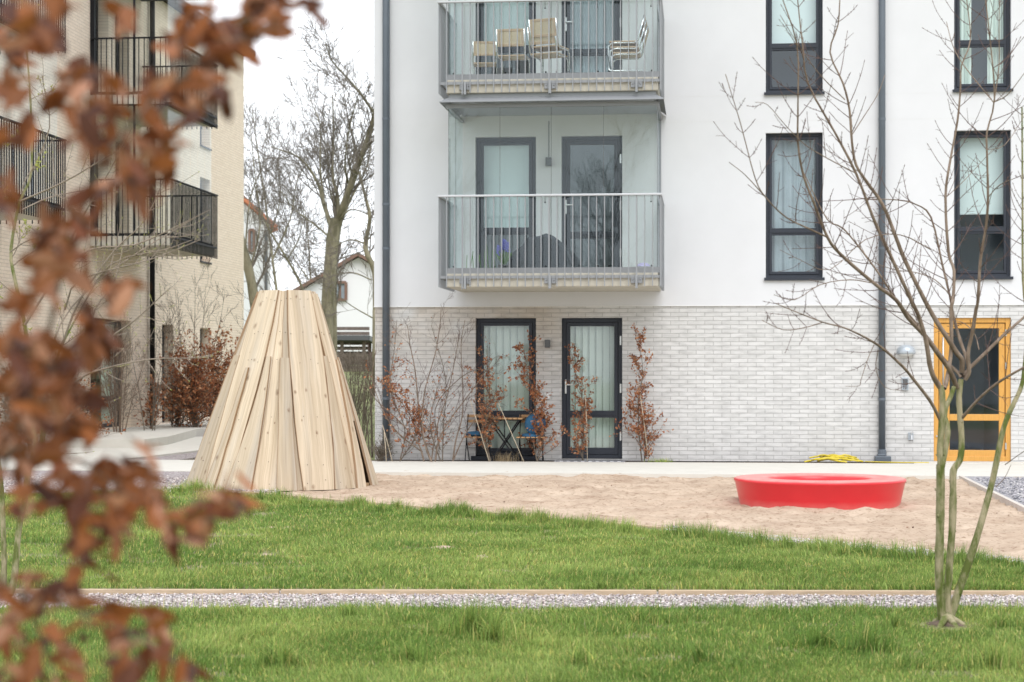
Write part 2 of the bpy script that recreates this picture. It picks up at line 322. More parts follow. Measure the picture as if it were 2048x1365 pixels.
M['curtain'] = mat('pale_green_blind', (0.72, 0.79, 0.74), 0.8, var=0.05, vscale=3)
M['blind'] = mat('roller_blind', (0.66, 0.73, 0.745), 0.8, var=0.03, vscale=2)
M['sheer'] = mat('grey_curtain', (0.30, 0.35, 0.39), 0.8, var=0.12, vscale=3)
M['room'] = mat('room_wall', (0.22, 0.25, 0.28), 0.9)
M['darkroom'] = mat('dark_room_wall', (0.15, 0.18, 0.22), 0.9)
M['orange'] = mat('varnished_door', (0.60, 0.31, 0.07), 0.4, var=0.12, vscale=10, stretch=(8, 8, 0.6))
M['steel'] = mat('brushed_steel', (0.6, 0.6, 0.6), 0.3, metal=0.9)
M['chrome'] = mat('chrome_tube', (0.75, 0.76, 0.78), 0.12, metal=1.0)
M['white'] = mat('white_plastic', (0.78, 0.78, 0.77), 0.5)
M['lampgrey'] = mat('grey_lamp_shell', (0.42, 0.46, 0.50), 0.35, metal=0.3)
M['dgrey'] = mat('dark_grey_plastic', (0.09, 0.095, 0.1), 0.5)
M['wood'] = woodmat('pine_board', (0.63, 0.52, 0.385), (0.41, 0.315, 0.21))
M['woodin'] = mat('rough_timber', (0.34, 0.23, 0.13), 0.8, var=0.2, vscale=12, stretch=(6, 6, 1))
M['edgewood'] = mat('edging_timber', (0.50, 0.38, 0.26), 0.8, var=0.2, vscale=6, stretch=(1, 8, 8), bump=0.2)
M['slat'] = mat('acacia_slat', (0.42, 0.24, 0.11), 0.55, var=0.2, vscale=8, stretch=(1, 6, 6))
M['cane'] = mat('woven_cane', (0.60, 0.48, 0.34), 0.7, var=0.15, vscale=90)
M['beechwood'] = mat('bent_beech_wood', (0.54, 0.38, 0.25), 0.5, var=0.1, vscale=12)
M['red'] = mat('red_moulded_plastic', (0.66, 0.025, 0.035), 0.3, var=0.06, vscale=2.5, bump=0.05, bscale=200)
M['blue'] = mat('blue_cushion_fabric', (0.025, 0.10, 0.19), 0.9, var=0.2, vscale=30, bump=0.3)
M['yellow'] = mat('yellow_hose', (0.62, 0.49, 0.04), 0.5)
M['soil'] = mat('planting_soil', (0.12, 0.085, 0.06), 0.95, var=0.4, vscale=20, bump=1, bscale=40)
M['turf'] = mat('turf_soil', (0.20, 0.19, 0.085), 0.95, var=0.45, vscale=5, bump=1, bscale=50)
M['sandm'] = None
M['gravel'] = gravelmat('mauve_gravel', [(0.16, 0.13, 0.13), (0.30, 0.26, 0.26), (0.42, 0.38, 0.38), (0.24, 0.19, 0.19), (0.55, 0.51, 0.5)], 38)
M['ggravel'] = gravelmat('grey_gravel', [(0.16, 0.16, 0.17), (0.30, 0.29, 0.31), (0.42, 0.4, 0.42), (0.24, 0.23, 0.25), (0.5, 0.49, 0.5)], 30)
M['stone'] = tintmat('gravel_stone', 0.85)
M['grass'] = tintmat('grass_blade', 0.55, 0.3)
M['bleaf'] = tintmat('dry_beech_leaf', 0.5, 0.32, 0.35)
M['bark'] = barkmat('olive_bark', (0.10, 0.125, 0.03), (0.36, 0.31, 0.20), 16, (0.40, 0.62), 1.0)
M['twig'] = mat('red_brown_twig', (0.11, 0.065, 0.055), 0.7)
M['limb'] = barkmat('grey_brown_limb', (0.15, 0.11, 0.08), (0.27, 0.205, 0.16), 20)
M['ptwig'] = mat('pale_grey_twig', (0.27, 0.215, 0.17), 0.75, var=0.15)
M['farbark'] = barkmat('far_tree_bark', (0.14, 0.13, 0.085), (0.28, 0.255, 0.18), 4)
M['fartwig'] = mat('far_tree_twig', (0.17, 0.15, 0.13), 0.9)
M['bud'] = mat('yellow_green_bud', (0.35, 0.37, 0.08), 0.6)
M['beechstem'] = mat('beech_stem', (0.15, 0.12, 0.09), 0.8, var=0.2)
M['bamboo'] = mat('pale_cane', (0.55, 0.46, 0.34), 0.6)
M['tile'] = mat('orange_roof_tile', (0.55, 0.19, 0.09), 0.8, var=0.2, vscale=5)
M['darkroof'] = mat('dark_roof_edge', (0.06, 0.045, 0.04), 0.7)
M['brownroof'] = mat('brown_roof_edge', (0.20, 0.12, 0.09), 0.7)
M['weathered'] = mat('weathered_timber', (0.15, 0.12, 0.10), 0.9, var=0.3, vscale=6)
M['terracotta'] = mat('terracotta', (0.42, 0.17, 0.08), 0.8)
M['green'] = mat('green_leaf', (0.10, 0.21, 0.05), 0.6, var=0.3)
M['hyacinth'] = mat('blue_blossom', (0.11, 0.12, 0.45), 0.6, var=0.3, vscale=60)
M['cover'] = mat('black_cover_cloth', (0.03, 0.035, 0.045), 0.8, bump=0.3, bscale=12)
M['tread'] = None

def sandmat():
    m = bpy.data.materials.new('play_sand'); m.use_nodes = True; n, l = nodes(m); p = n['Principled BSDF']; p.inputs['Roughness'].default_value = 0.95; p.inputs['Specular IOR Level'].default_value = 0.1
    t = n.new('ShaderNodeTexCoord'); z = n.new('ShaderNodeTexNoise'); z.inputs['Scale'].default_value = 1.4; z.inputs['Detail'].default_value = 8; z.inputs['Roughness'].default_value = 0.7; l.new(t.outputs['Object'], z.inputs['Vector'])
    r = n.new('ShaderNodeValToRGB'); r.color_ramp.elements[0].position = 0.3; r.color_ramp.elements[1].position = 0.65
    r.color_ramp.elements[0].color = (0.38, 0.275, 0.20, 1); r.color_ramp.elements[1].color = (0.60, 0.475, 0.365, 1); l.new(z.outputs[0], r.inputs[0])
    z3 = n.new('ShaderNodeTexNoise'); z3.inputs['Scale'].default_value = 16; z3.inputs['Detail'].default_value = 8; z3.inputs['Roughness'].default_value = 0.7; l.new(t.outputs['Object'], z3.inputs['Vector'])
    r3 = n.new('ShaderNodeValToRGB'); r3.color_ramp.elements[0].position = 0.34; r3.color_ramp.elements[1].position = 0.47; r3.color_ramp.elements[0].color = (0.45, 0.37, 0.31, 1); r3.color_ramp.elements[1].color = (1, 1, 1, 1); l.new(z3.outputs[0], r3.inputs[0])
    mu = n.new('ShaderNodeMixRGB'); mu.blend_type = 'MULTIPLY'; mu.inputs[0].default_value = 0.8; l.new(r.outputs[0], mu.inputs[1]); l.new(r3.outputs[0], mu.inputs[2])
    l.new(mu.outputs[0], p.inputs['Base Color'])
    z2 = n.new('ShaderNodeTexNoise'); z2.inputs['Scale'].default_value = 14; z2.inputs['Detail'].default_value = 10; z2.inputs['Roughness'].default_value = 0.7; l.new(t.outputs['Object'], z2.inputs['Vector'])
    bn = n.new('ShaderNodeBump'); bn.inputs['Strength'].default_value = 1; bn.inputs['Distance'].default_value = 0.03; l.new(z2.outputs[0], bn.inputs['Height']); l.new(bn.outputs[0], p.inputs['Normal'])
    return m
M['sandm'] = sandmat()
def treadmat():
    m = mat('tread_plate', (0.42, 0.43, 0.45), 0.4, metal=0.6); n, l = nodes(m); p = n['Principled BSDF']
    t = n.new('ShaderNodeTexCoord'); mp_ = n.new('ShaderNodeMapping'); mp_.inputs['Scale'].default_value = (18, 14, 1); c = n.new('ShaderNodeTexChecker'); c.inputs['Scale'].default_value = 1
    c.inputs[1].default_value = (0.5, 0.5, 0.52, 1); c.inputs[2].default_value = (0.2, 0.2, 0.22, 1)
    l.new(t.outputs['Object'], mp_.inputs[0]); l.new(mp_.outputs[0], c.inputs[0]); l.new(c.outputs[0], p.inputs['Base Color']); return m
M['tread'] = treadmat()

# ------------------------------------------------------------------ noise for terrain (numpy value noise)
def vnoise(x, y, seed=0):
    r = np.random.default_rng(seed).random((64, 64))
    xi = np.floor(x).astype(int); yi = np.floor(y).astype(int); fx = x - xi; fy = y - yi
    fx = fx*fx*(3-2*fx); fy = fy*fy*(3-2*fy)
    a = r[xi % 64, yi % 64]; b = r[(xi+1) % 64, yi % 64]; c = r[xi % 64, (yi+1) % 64]; d = r[(xi+1) % 64, (yi+1) % 64]
    return (a*(1-fx)+b*fx)*(1-fy) + (c*(1-fx)+d*fx)*fy
def fbm(x, y, s, o=4, seed=0):
    t = 0; a = 0.5
    for i in range(o): t = t + a * vnoise(x*s + 11.3*i, y*s + 5.1*i, seed+i); s *= 2.1; a *= 0.5
    return t
def sstep(x, a, b):
    t = np.clip((x - a) / (b - a), 0, 1); return t*t*(3-2*t)
def hill(x, y):
    return np.clip((y-40)/26, 0, 1)*1.55*np.maximum(sstep(x, -13, -10.5), sstep(y, 53, 58)) + sstep(y, 66, 95)*1.1 + sstep(y, 95, 300) * 4
def grid(name, xs, ys, zf, mt, smooth=True):
    X, Y = np.meshgrid(xs, ys); Z = zf(X, Y); V = np.stack([X, Y, Z], -1).reshape(-1, 3)
    nx = len(xs); ny = len(ys); i = np.arange(nx-1)[None, :] + nx*np.arange(ny-1)[:, None]
    F = np.stack([i, i+1, i+nx+1, i+nx], -1).reshape(-1, 4)
    return npmesh(name, V, F, mt, None, smooth)

# ------------------------------------------------------------------ ground
xs = np.concatenate([[-900, -300, -120, -60], np.arange(-40, 41, 2.0), [60, 120, 300, 900]])
ys = np.concatenate([[-200, -60, -20], np.arange(-8, 130, 2.0), [180, 300, 600, 1200]])
M['farlawn'] = mat('rough_lawn', (0.19, 0.21, 0.085), 0.95, var=0.35, vscale=0.6, bump=1, bscale=20)
tag(grid('ground', xs, ys, lambda x, y: hill(x, y) - 0.06, M['farlawn']), kind='structure')

YF = 29.2                                    # plane of the white building's garden front
def G3(px, py, z): x, y = G(px, py, z); return (x, y, z)
# sand: a heaped and trodden surface that runs on under the lawn edge and the path
def sand_z(x, y):
    rx, ry = RC; d = np.hypot(x-rx, y-ry)
    foot = fbm(x, y, 2.6, 4, 3) - 0.47
    z = 0.075*foot + 0.10*(fbm(x, y, 5.5, 4, 9) - 0.45)
    z = z + 0.05*np.exp(-((d-1.0)/0.35)**2) * (fbm(x, y, 1.3, 2, 5)*1.4 - 0.2) + 0.012*np.exp(-((np.hypot(x-TC[0], y-TC[1])-1.15)/0.3)**2)
    return np.clip(z, -0.05, 0.09)
RC = tuple(G(1640, 1003)); RC = (Wp(1639, 958, 20.15)[0], 20.15)
_t = Zp(563, 900, 23.1); TC = (_t[0], _t[1])
tag(grid('sand', np.arange(-7.2, 8.0, 0.05), np.arange(12.0, 26.0, 0.05), sand_z, M['sandm']), kind='structure')

def slab(name, pts, z0, z1, mt, kind='structure', bevel=0.0):
    mb = MB(); n = len(pts)
    mb.v = [(x, y, z0) for x, y in pts] + [(x, y, z1) for x, y in pts]
    mb.f = [tuple(range(n))[::-1], tuple(range(n, 2*n))] + [(i, (i+1) % n, n+(i+1) % n, n+i) for i in range(n)]
    return tag(mb.build(name, mt, bevel=bevel), kind=kind)
PZ = 0.04
# main concrete path along the front, then the branch running off to the brick building
a0 = G(2300, 957, PZ); a1 = G(2300, 931, PZ); 
yb, yf = 28.65, 25.25
slab('path', [(-13.5, yf+0.35), (9.0, yf-0.1), (9.0, yb), (-7.6, yb), (-8.6, yb+0.0), (-13.5, yb+0.1)], -0.2, PZ, M['paving'])
slab('side_path', [G(-60, 948, PZ), G(200, 924, PZ), G(392, 902, PZ), G(480, 893, PZ), G(540, 868, PZ), G(400, 874, PZ), G(240, 884, PZ), G(60, 902, PZ), G(-60, 912, PZ)], -0.2, PZ+0.004, M['paving'])
# doorstep paving of the yellow door
xa = Wp(1820, 930, YF)[0]
slab('door_apron', [(xa, yb-0.02), (9.0, yb-0.02), (9.0, YF-0.02), (xa+0.35, YF-0.02)], -0.2, PZ+0.008, M['paving'])
slab('planting_bed', [(-8.2, yb-0.01), (xa, yb-0.01), (xa+0.3, YF+0.1), (-8.2, YF+0.1)], -0.2, 0.022, M['soil'])
slab('gravel_bed', [(-14.2, yb), (-8.4, yb), (-8.0, 36), (-10.0, 52), (-14, 52), (-20, 40), (-20, 24), (-9.5, 24)], -0.2, 0.012, M['gravel'])
# gravel strip between lawn and path at left
slab('gravel_strip', [G(-200, 990, .0), G(395, 976, .0), G(520, 987, .0), G(480, 940, 0), G(-200, 940, .0)], -0.2, 0.03, M['gravel'])
slab('gravel_corner', [G(1928, 955, .02), G(2056, 1018, .02), G(2300, 1140, .02), G(2400, 955, .02)], -0.2, 0.036, M['ggravel'])

# lawns: two plates, timber boards, gravel walk between
E = [G(-200, 992, .035), G(0, 985, .035), G(345, 974, .035), G(400, 975, .035), G(520, 990, .035), G(1020, 1030, .035), G(1500, 1072, .035), G(2048, 1122, .035), G(2400, 1155, .035)]
ya = lambda px: 1178 + (px/2048)*3.5            # far edge of the gravel walk
yc = lambda px: 1220 - (px/2048)*1.5
K1 = [G(px, ya(px), .035) for px in (2400, 1500, 700, 0, -200)]
slab('lawn', E + K1, -0.2, 0.035, M['turf'])
K2 = [G(px, yc(px), .035) for px in (-300, 700, 1500, 2500)]
slab('front_lawn', K2 + [(6, 3), (-6, 3)], -0.2, 0.035, M['turf'])
W0 = [G(px, ya(px), .01) for px in (-300, 700, 1500, 2500)]; W1 = [G(px, yc(px), .01) for px in (2500, 1500, 700, -300)]
slab('gravel_walk', W0 + W1, -0.2, 0.012, M['gravel'])
def boards(pts, w, z0, z1, name, label, cat, grp, mt, gap=0.006):
    for i in range(len(pts)-1):
        mb = MB(); p = np.array(pts[i]); q = np.array(pts[i+1]); t = (q-p)/np.linalg.norm(q-p)
        p = p + t*gap; q = q - t*gap
        mb.bar((p[0], p[1], (z0+z1)/2), (q[0], q[1], (z0+z1)/2), w, z1-z0)
        tag(mb.build(name, mt, bevel=0.004), label[i] if isinstance(label, list) else label, cat, grp)
bp = [G(px, ya(px)+1.0, .05) for px in (-160, 560, 1315, 2250)]
boards(bp, 0.03, -0.1, 0.052, 'edging_board', ['timber edging board of the gravel walk at the picture\'s left', 'middle timber edging board between upper lawn and gravel walk', 'timber edging board of the gravel walk running behind the bare tree'], 'edging', 'timber boards along the gravel walk', M['edgewood'])
bp = [G(px, yc(px)-0.5, .03) for px in (-160, 900, 2250)]
boards(bp, 0.03, -0.1, 0.03, 'edging_board', ['low timber edging on the near side of the gravel walk, left half', 'low timber edging on the near side of the gravel walk, right half'], 'edging', 'timber boards along the gravel walk', M['edgewood'])
bp = [G(x, y, .05) for x, y in ((350, 971), (520, 986), (1000, 1026), (1500, 1069), (2250, 1138))]
boards(bp, 0.03, -0.1, 0.05, 'edging_board', ['sawn edging board below the front of the wooden teepee', 'sawn edging board between sand and lawn just right of the teepee', 'sawn edging board between sand and lawn below the red ring', 'sawn edging board between sand and lawn behind the bare tree'], 'edging', 'timber boards round the sand', M['edgewood'])
M['kerb'] = mat('pale_kerb', (0.55, 0.50, 0.45), 0.85, var=0.1, bump=0.2)
boards([G(1922, 953, .05), G(2062, 1022, .05), G(2300, 1142, .05)], 0.05, -0.1, 0.06, 'edging_board', ['pale edging strip between sand and the grey gravel corner, far piece', 'pale edging strip between sand and the grey gravel corner, near piece'], 'edging', 'timber boards round the sand', M['kerb'])

# gravel stones of the walk
def stones(name, pts_xy, z, size, mt, cols, seed=1):
    r = np.random.default_rng(seed); n = len(pts_xy)
    phi = (1+5**.5)/2; ico = np.array([(-1,phi,0),(1,phi,0),(-1,-phi,0),(1,-phi,0),(0,-1,phi),(0,1,phi),(0,-1,-phi),(0,1,-phi),(phi,0,-1),(phi,0,1),(-phi,0,-1),(-phi,0,1)], float); ico /= np.linalg.norm(ico[0])
    fc = np.array([(0,11,5),(0,5,1),(0,1,7),(0,7,10),(0,10,11),(1,5,9),(5,11,4),(11,10,2),(10,7,6),(7,1,8),(3,9,4),(3,4,2),(3,2,6),(3,6,8),(3,8,9),(4,9,5),(2,4,11),(6,2,10),(8,6,7),(9,8,1)])
    s = size * (0.5 + r.random(n)**1.5); V = ico[None] * (1 + 0.5*(r.random((n, 12, 1))-0.5))
    sc = np.stack([0.8+0.6*r.random(n), 0.7+0.5*r.random(n), 0.5+0.4*r.random(n)], -1); V = V*sc[:, None, :]
    a = r.random(n)*6.28; c, s_ = np.cos(a), np.sin(a)
    x = V[..., 0]*c[:, None]-V[..., 1]*s_[:, None]; y = V[..., 0]*s_[:, None]+V[..., 1]*c[:, None]
    V = np.stack([x, y, V[..., 2]], -1)*s[:, None, None]
    V[..., 0] += pts_xy[:, 0][:, None]; V[..., 1] += pts_xy[:, 1][:, None]; V[..., 2] += z + (r.random(n)*0.012)[:, None]
    C = np.array(cols)[r.integers(0, len(cols), n)] * (0.75+0.5*r.random((n, 1)))
    F = (fc[None] + 12*np.arange(n)[:, None, None]).reshape(-1, 3)
    return npmesh(name, V.reshape(-1, 3), F, mt, None, False, np.repeat(C, 12, 0))
def in_quad_strip(n, pxr, f0, f1, z, seed):
    r = np.random.default_rng(seed); P = []
    p0a, p0b = np.array(G(pxr[0], f0(pxr[0]), z)), np.array(G(pxr[0], f1(pxr[0]), z)); p1a, p1b = np.array(G(pxr[1], f0(pxr[1]), z)), np.array(G(pxr[1], f1(pxr[1]), z))
    u = r.random((n, 1)); v = r.random((n, 1))
    return (p0a*(1-u)+p1a*u)*(1-v) + (p0b*(1-u)+p1b*u)*v
gc = [(0.45, 0.40, 0.38), (0.52, 0.47, 0.45), (0.58, 0.53, 0.51), (0.38, 0.32, 0.305), (0.64, 0.60, 0.58), (0.30, 0.27, 0.275), (0.52, 0.44, 0.41)]
tag(stones('gravel', in_quad_strip(32000, (-200, 2250),  ya, yc, 0.01, 5), 0.016, 0.0072, M['stone'], gc), kind='stuff')
gp = np.array([G(x, y, 0.03) for x, y in zip(rng.uniform(-30, 560, 5200), 953 + 34*rng.random(5200)**0.8)])
tag(stones('gravel', gp, 0.03, 0.011, M['stone'], gc, 3), kind='stuff')
def lerp2(a, b, n, r): return [np.array(a)+(np.array(b)-np.array(a))*t for t in r.random(n)]
_q = np.array([G(x, y, .036) for x, y in zip(rng.uniform(1930, 2200, 9000), rng.uniform(957, 1100, 9000)) if y < 955 + (x-1940)*0.50])
tag(stones('gravel', _q, 0.036, 0.012, M['stone'], [(0.3, 0.29, 0.31), (0.42, 0.4, 0.42), (0.2, 0.2, 0.22), (0.52, 0.5, 0.5)], 4), kind='stuff')
# gravel between the lawn edge and the sand board on the right
gp = np.array([G(x, 1066 + (x-1450)*0.0935 + r_, 0.03) for x, r_ in zip(rng.uniform(1330, 2150, 2600), rng.uniform(0, 9, 2600))])
tag(stones('gravel', gp, 0.034, 0.011, M['stone'], gc, 6), kind='stuff')
# scattered crumbs in the sand
sp = np.stack([rng.uniform(-6, 6, 500), rng.uniform(14, 25, 500)], -1)
_sz = sand_z(sp[:, 0], sp[:, 1])
tag(stones('sand_crumbs', sp, 0.0, 0.007, M['stone'], [(0.16, 0.10, 0.07), (0.30, 0.2, 0.14), (0.4, 0.3, 0.22)], 8), kind='stuff')

# ------------------------------------------------------------------ grass
def poly_in(P, poly):
    x, y = P[:, 0], P[:, 1]; ins = np.zeros(len(P), bool); n = len(poly)
    for i in range(n):
        x0, y0 = poly[i]; x1, y1 = poly[(i+1) % n]
        c = ((y0 > y) != (y1 > y)) & (x < (x1-x0)*(y-y0)/(y1-y0+1e-12)+x0); ins ^= c
    return ins
def blades(P, h, w, seed, base_z=0.03, cols=None):
    r = np.random.default_rng(seed); n = len(P)
    a = r.random(n)*2*math.pi; lean = r.random(n)**1.3*0.9; ld = fbm(P[:, 0], P[:, 1], 1.1, 2, 21)*12 + r.normal(0, 1.5, n)
    dx = np.cos(ld)*lean*h; dy = np.sin(ld)*lean*h
    wx = np.cos(a)*w/2; wy = np.sin(a)*w/2
    z = np.full(n, base_z)
    hh = h*np.sqrt(np.clip(1-(lean*0.8)**2, .2, 1))
    v0 = np.stack([P[:, 0]-wx, P[:, 1]-wy, z], -1); v1 = np.stack([P[:, 0]+wx, P[:, 1]+wy, z], -1)
    m = 0.28; 
    v2 = np.stack([P[:, 0]+wx*.8+dx*m, P[:, 1]+wy*.8+dy*m, z+hh*0.58], -1); v3 = np.stack([P[:, 0]-wx*.8+dx*m, P[:, 1]-wy*.8+dy*m, z+hh*0.58], -1)
    v4 = np.stack([P[:, 0]+wx*.1+dx, P[:, 1]+wy*.1+dy, z+hh], -1); v5 = np.stack([P[:, 0]-wx*.1+dx, P[:, 1]-wy*.1+dy, z+hh], -1)
    V = np.stack([v0, v1, v2, v3, v4, v5], 1).reshape(-1, 3)
    b = 6*np.arange(n)[:, None]; F = np.concatenate([b+np.array([0, 1, 2, 3]), b+np.array([3, 2, 4, 5])], 0)
    t = r.random(n); g = fbm(P[:, 0], P[:, 1], 1.3, 3, 33); g2 = fbm(P[:, 0], P[:, 1], 5, 2, 44)
    A = np.array([0.15, 0.26, 0.05]); B = np.array([0.40, 0.50, 0.14]); Cc = np.array([0.60, 0.55, 0.15]); D = np.array([0.52, 0.44, 0.27])
    k = np.clip(t*0.75+(g-0.45)*1.6, 0, 1)[:, None]
    C = A*(1-k)+B*k
    dry = (r.random(n) < 0.11 + 0.4*np.clip((g2-0.5)*2.2, 0, 1))[:, None]; C = np.where(dry, Cc*(1-t[:, None]*.5)+D*t[:, None]*.5, C)
    C = C * (0.6+0.75*r.random((n, 1))**1.3)
    return V, F, np.repeat(C, 6, 0)
def lawn_blades(name, pxr, pyf, n, seed, hb, wb, clump=1.0):
    r = np.random.default_rng(seed)
    px = r.uniform(pxr[0], pxr[1], n); t0, t1 = pyf
    # even in distance along the ground, thinned with distance
    ymin = t0(px); ymax = t1(px)
    da = (EYE-.035)*FPX/(ymin-HOR); db = (EYE-.035)*FPX/(ymax-HOR)
    q = r.random(n); d = db*(da/db)**q
    u = (px-CX)/FPX; P = np.stack([(FWD[0]+u*RGT[0])*d, (FWD[1]+u*RGT[1])*d], -1)
    c = fbm(P[:, 0], P[:, 1], 1.7, 3, 12); c2 = fbm(P[:, 0], P[:, 1], 4.5, 2, 15)
    keep = r.random(n) < np.clip(0.36 + 2.6*(c2-0.37), 0.05, 1)*np.clip(.45+4*(fbm(P[:, 0], P[:, 1], .9, 3, 71)-.27), .3, 1)
    P = P[keep]; c = c[keep]; c2 = c2[keep]; d = d[keep]; m = len(P)
    h = hb*(0.45+0.75*r.random(m))*(0.35+1.6*np.clip(c*0.6+c2*0.6-0.24, 0, 1)); w = wb*(0.7+0.6*r.random(m))*(0.6+0.04*d)
    return blades(P, h, w, seed, 0.03)
parts = []
def eline(px):
    xsr = np.array([-200, 0, 345, 400, 520, 1020, 1500, 2048, 2400.]); ysr = np.array([992, 985, 974, 975, 990, 1030, 1072, 1122, 1155.])
    return np.interp(px, xsr, ysr) + 7 + 8*np.clip((px-1250)/300, 0, 1)
parts.append(lawn_blades('g', (-120, 2170), (eline, lambda p: ya(p)-.5), 330000, 1, 0.060, 0.0054))
parts.append(lawn_blades('g', (-120, 2170), (lambda p: yc(p)+1.5, lambda p: 0*p+1470), 340000, 2, 0.066, 0.0046))
def short_layer(pxr, pyf, n, seed, hb, wb):
    r = np.random.default_rng(seed); px = r.uniform(pxr[0], pxr[1], n); t0, t1 = pyf
    da = (EYE-.035)*FPX/(t0(px)-HOR); db = (EYE-.035)*FPX/(t1(px)-HOR); q = r.random(n); d = db*(da/db)**q; u = (px-CX)/FPX
    P = np.stack([(FWD[0]+u*RGT[0])*d, (FWD[1]+u*RGT[1])*d], -1); c = fbm(P[:, 0], P[:, 1], 3.1, 3, 61)
    P = P[r.random(n) < np.clip(.35+6*(c-.30), .12, 1)]; m = len(P); d = np.hypot(P[:, 0], P[:, 1])
    return blades(P, hb*(.5+.8*r.random(m)), wb*(.7+.6*r.random(m))*(.6+.04*d), seed, 0.033)
parts.append(short_layer((-120, 2170), (eline, lambda p: ya(p)-.5), 260000, 81, 0.030, 0.0060))
parts.append(short_layer((-120, 2170), (lambda p: yc(p)+1.5, lambda p: 0*p+1470), 300000, 82, 0.030, 0.0052))
# tufts: long grass along the sand edge and dark clumps
def tufts(cs, seed, hb=0.17, n=420, rad=0.16):
    r = np.random.default_rng(seed); P = []; H = []
    for (px, py, s) in cs:
        x, y = G(px, py, 0.03); k = int(n*s); a = r.random(k)*6.28; q = np.abs(r.normal(0, rad*s, k)); P.append(np.stack([x+np.cos(a)*q, y+np.sin(a)*q*0.6], -1)); H.append(hb*s*(0.5+0.7*r.random(k))*np.exp(-(q/(rad*s*2))**2))
    P = np.concatenate(P); H = np.concatenate(H); return blades(P, H, 0.0045*(0.7+0.6*r.random(len(P))), seed, 0.03)
ec = [(x, float(eline(np.array(float(x))))+rng.uniform(3, 12), rng.uniform(0.5, 1.25)) for x in list(range(360, 2040, 27)) if rng.random() < 0.8]
parts.append(tufts([(390, 983, 1.3), (395, 985, 1.0), (560, 999, 1.1), (720, 1013, 1.0), (900, 1030, 1.2), (925, 1030, 1.1), (1075, 1045, 1.1), (1450, 1083, .9), (1640, 1102, 1.0), (1680, 1100, .8)] + ec, 5, 0.13, 260, 0.13))
parts.append(tufts([(950, 1275, 1.6), (990, 1290, 1.3), (700, 1240, .8), (1640, 1300, 1.0), (1735, 1310, 1.2), (1790, 1262, .8), (2000, 1262, .8), (1280, 1250, .8), (560, 1340, 1.2), (1400, 1330, .9), (1990, 1340, 1.1), (1160, 1345, 1.1), (300, 1330, 1.2), (820, 1330, 1.0)], 6, 0.13, 300, 0.10))
# sparse stalks leaning over sand and gravel
_px = rng.uniform(300, 2048, 900); P_ = np.array([G(a, float(eline(np.array(a)))-rng.uniform(0, 6), 0.03) for a in _px]); parts.append(blades(P_, rng.uniform(0.03, 0.12, 900), np.full(900, 0.004), 77, 0.02))
_px = rng.uniform(-50, 2100, 900); P_ = np.array([G(a, yc(a)-rng.uniform(0, 3), 0.03) for a in _px]); parts.append(blades(P_, rng.uniform(0.03, 0.10, 900), np.full(900, 0.004), 78, 0.02))
_tx, _ty = Zp(1892, 1240, 10.25)[:2]
def thin(part):
    V, F, C = part; V = V.copy(); B = V.reshape(-1, 6, 3); bx0 = B[:, 0, 0]; by0 = B[:, 0, 1]
    q = np.hypot((bx0-_tx)/1.0, (by0-_ty+.10)/1.5); k = np.clip(.3+(q-.08)/.26, 0.28, 1)
    base = B[:, :1, :]; B[:] = base+(B-base)*np.maximum(k, .02)[:, None, None]
    return B.reshape(-1, 3), F, C
parts[:] = [thin(p) for p in parts]
off = 0; VV = []; FF = []; CC = []
for V, F, C in parts: VV.append(V); FF.append(F+off); CC.append(C); off += len(V)
tag(npmesh('grass', np.concatenate(VV), np.concatenate(FF), M['grass'], None, False, np.concatenate(CC)), kind='stuff')

# ------------------------------------------------------------------ wall builder
def wall(mb, m, a0, a1, z0, z1, holes, depth=0.16):
    A = sorted({a0, a1, *[h[0] for h in holes], *[h[1] for h in holes]}); A = [a for a in A if a0 <= a <= a1]
    Z = sorted({z0, z1, *[h[2] for h in holes], *[h[3] for h in holes]}); Z = [z for z in Z if z0 <= z <= z1]
    for i in range(len(A)-1):
        for j in range(len(Z)-1):
            ca = (A[i]+A[i+1])/2; cz = (Z[j]+Z[j+1])/2
            if any(h[0] < ca < h[1] and h[2] < cz < h[3] for h in holes): continue
            mb.quad(m(A[i], Z[j], 0), m(A[i+1], Z[j], 0), m(A[i+1], Z[j+1], 0), m(A[i], Z[j+1], 0))
    for h0, h1, b0, b1 in holes:
        b0 = max(b0, z0); b1_ = min(b1, z1)
        if b1_ <= b0: continue
        mb.quad(m(h0, b0, 0), m(h0, b1_, 0), m(h0, b1_, -depth), m(h0, b0, -depth)); mb.quad(m(h1, b0, 0), m(h1, b1_, 0), m(h1, b1_, -depth), m(h1, b0, -depth))
        if b1 <= z1: mb.quad(m(h0, b1, 0), m(h1, b1, 0), m(h1, b1, -depth), m(h0, b1, -depth))
        if b0 >= z0: mb.quad(m(h0, b0, 0), m(h1, b0, 0), m(h1, b0, -depth), m(h0, b0, -depth))
def frame_ring(mb, m, a0, a1, z0, z1, w, d0, d1, wb=None):
    wb = w if wb is None else wb
    mb.mbox(m, a0, a0+w, z0, z1, d0, d1); mb.mbox(m, a1-w, a1, z0, z1, d0, d1)
    mb.mbox(m, a0+w, a1-w, z1-w, z1, d0+.002, d1-.002); mb.mbox(m, a0+w, a1-w, z0, z0+wb, d0+.002, d1-.002)
def slats(mb, m, a0, a1, z0, z1, d, step=0.105, amp=0.045):
    n = max(2, int((a1-a0)/step)); st = (a1-a0)/n
    for i in range(n):
        a = a0+i*st; mb.quad(m(a, z0, d), m(a+st*.94, z0, d-amp), m(a+st*.94, z1, d-amp), m(a, z1, d))
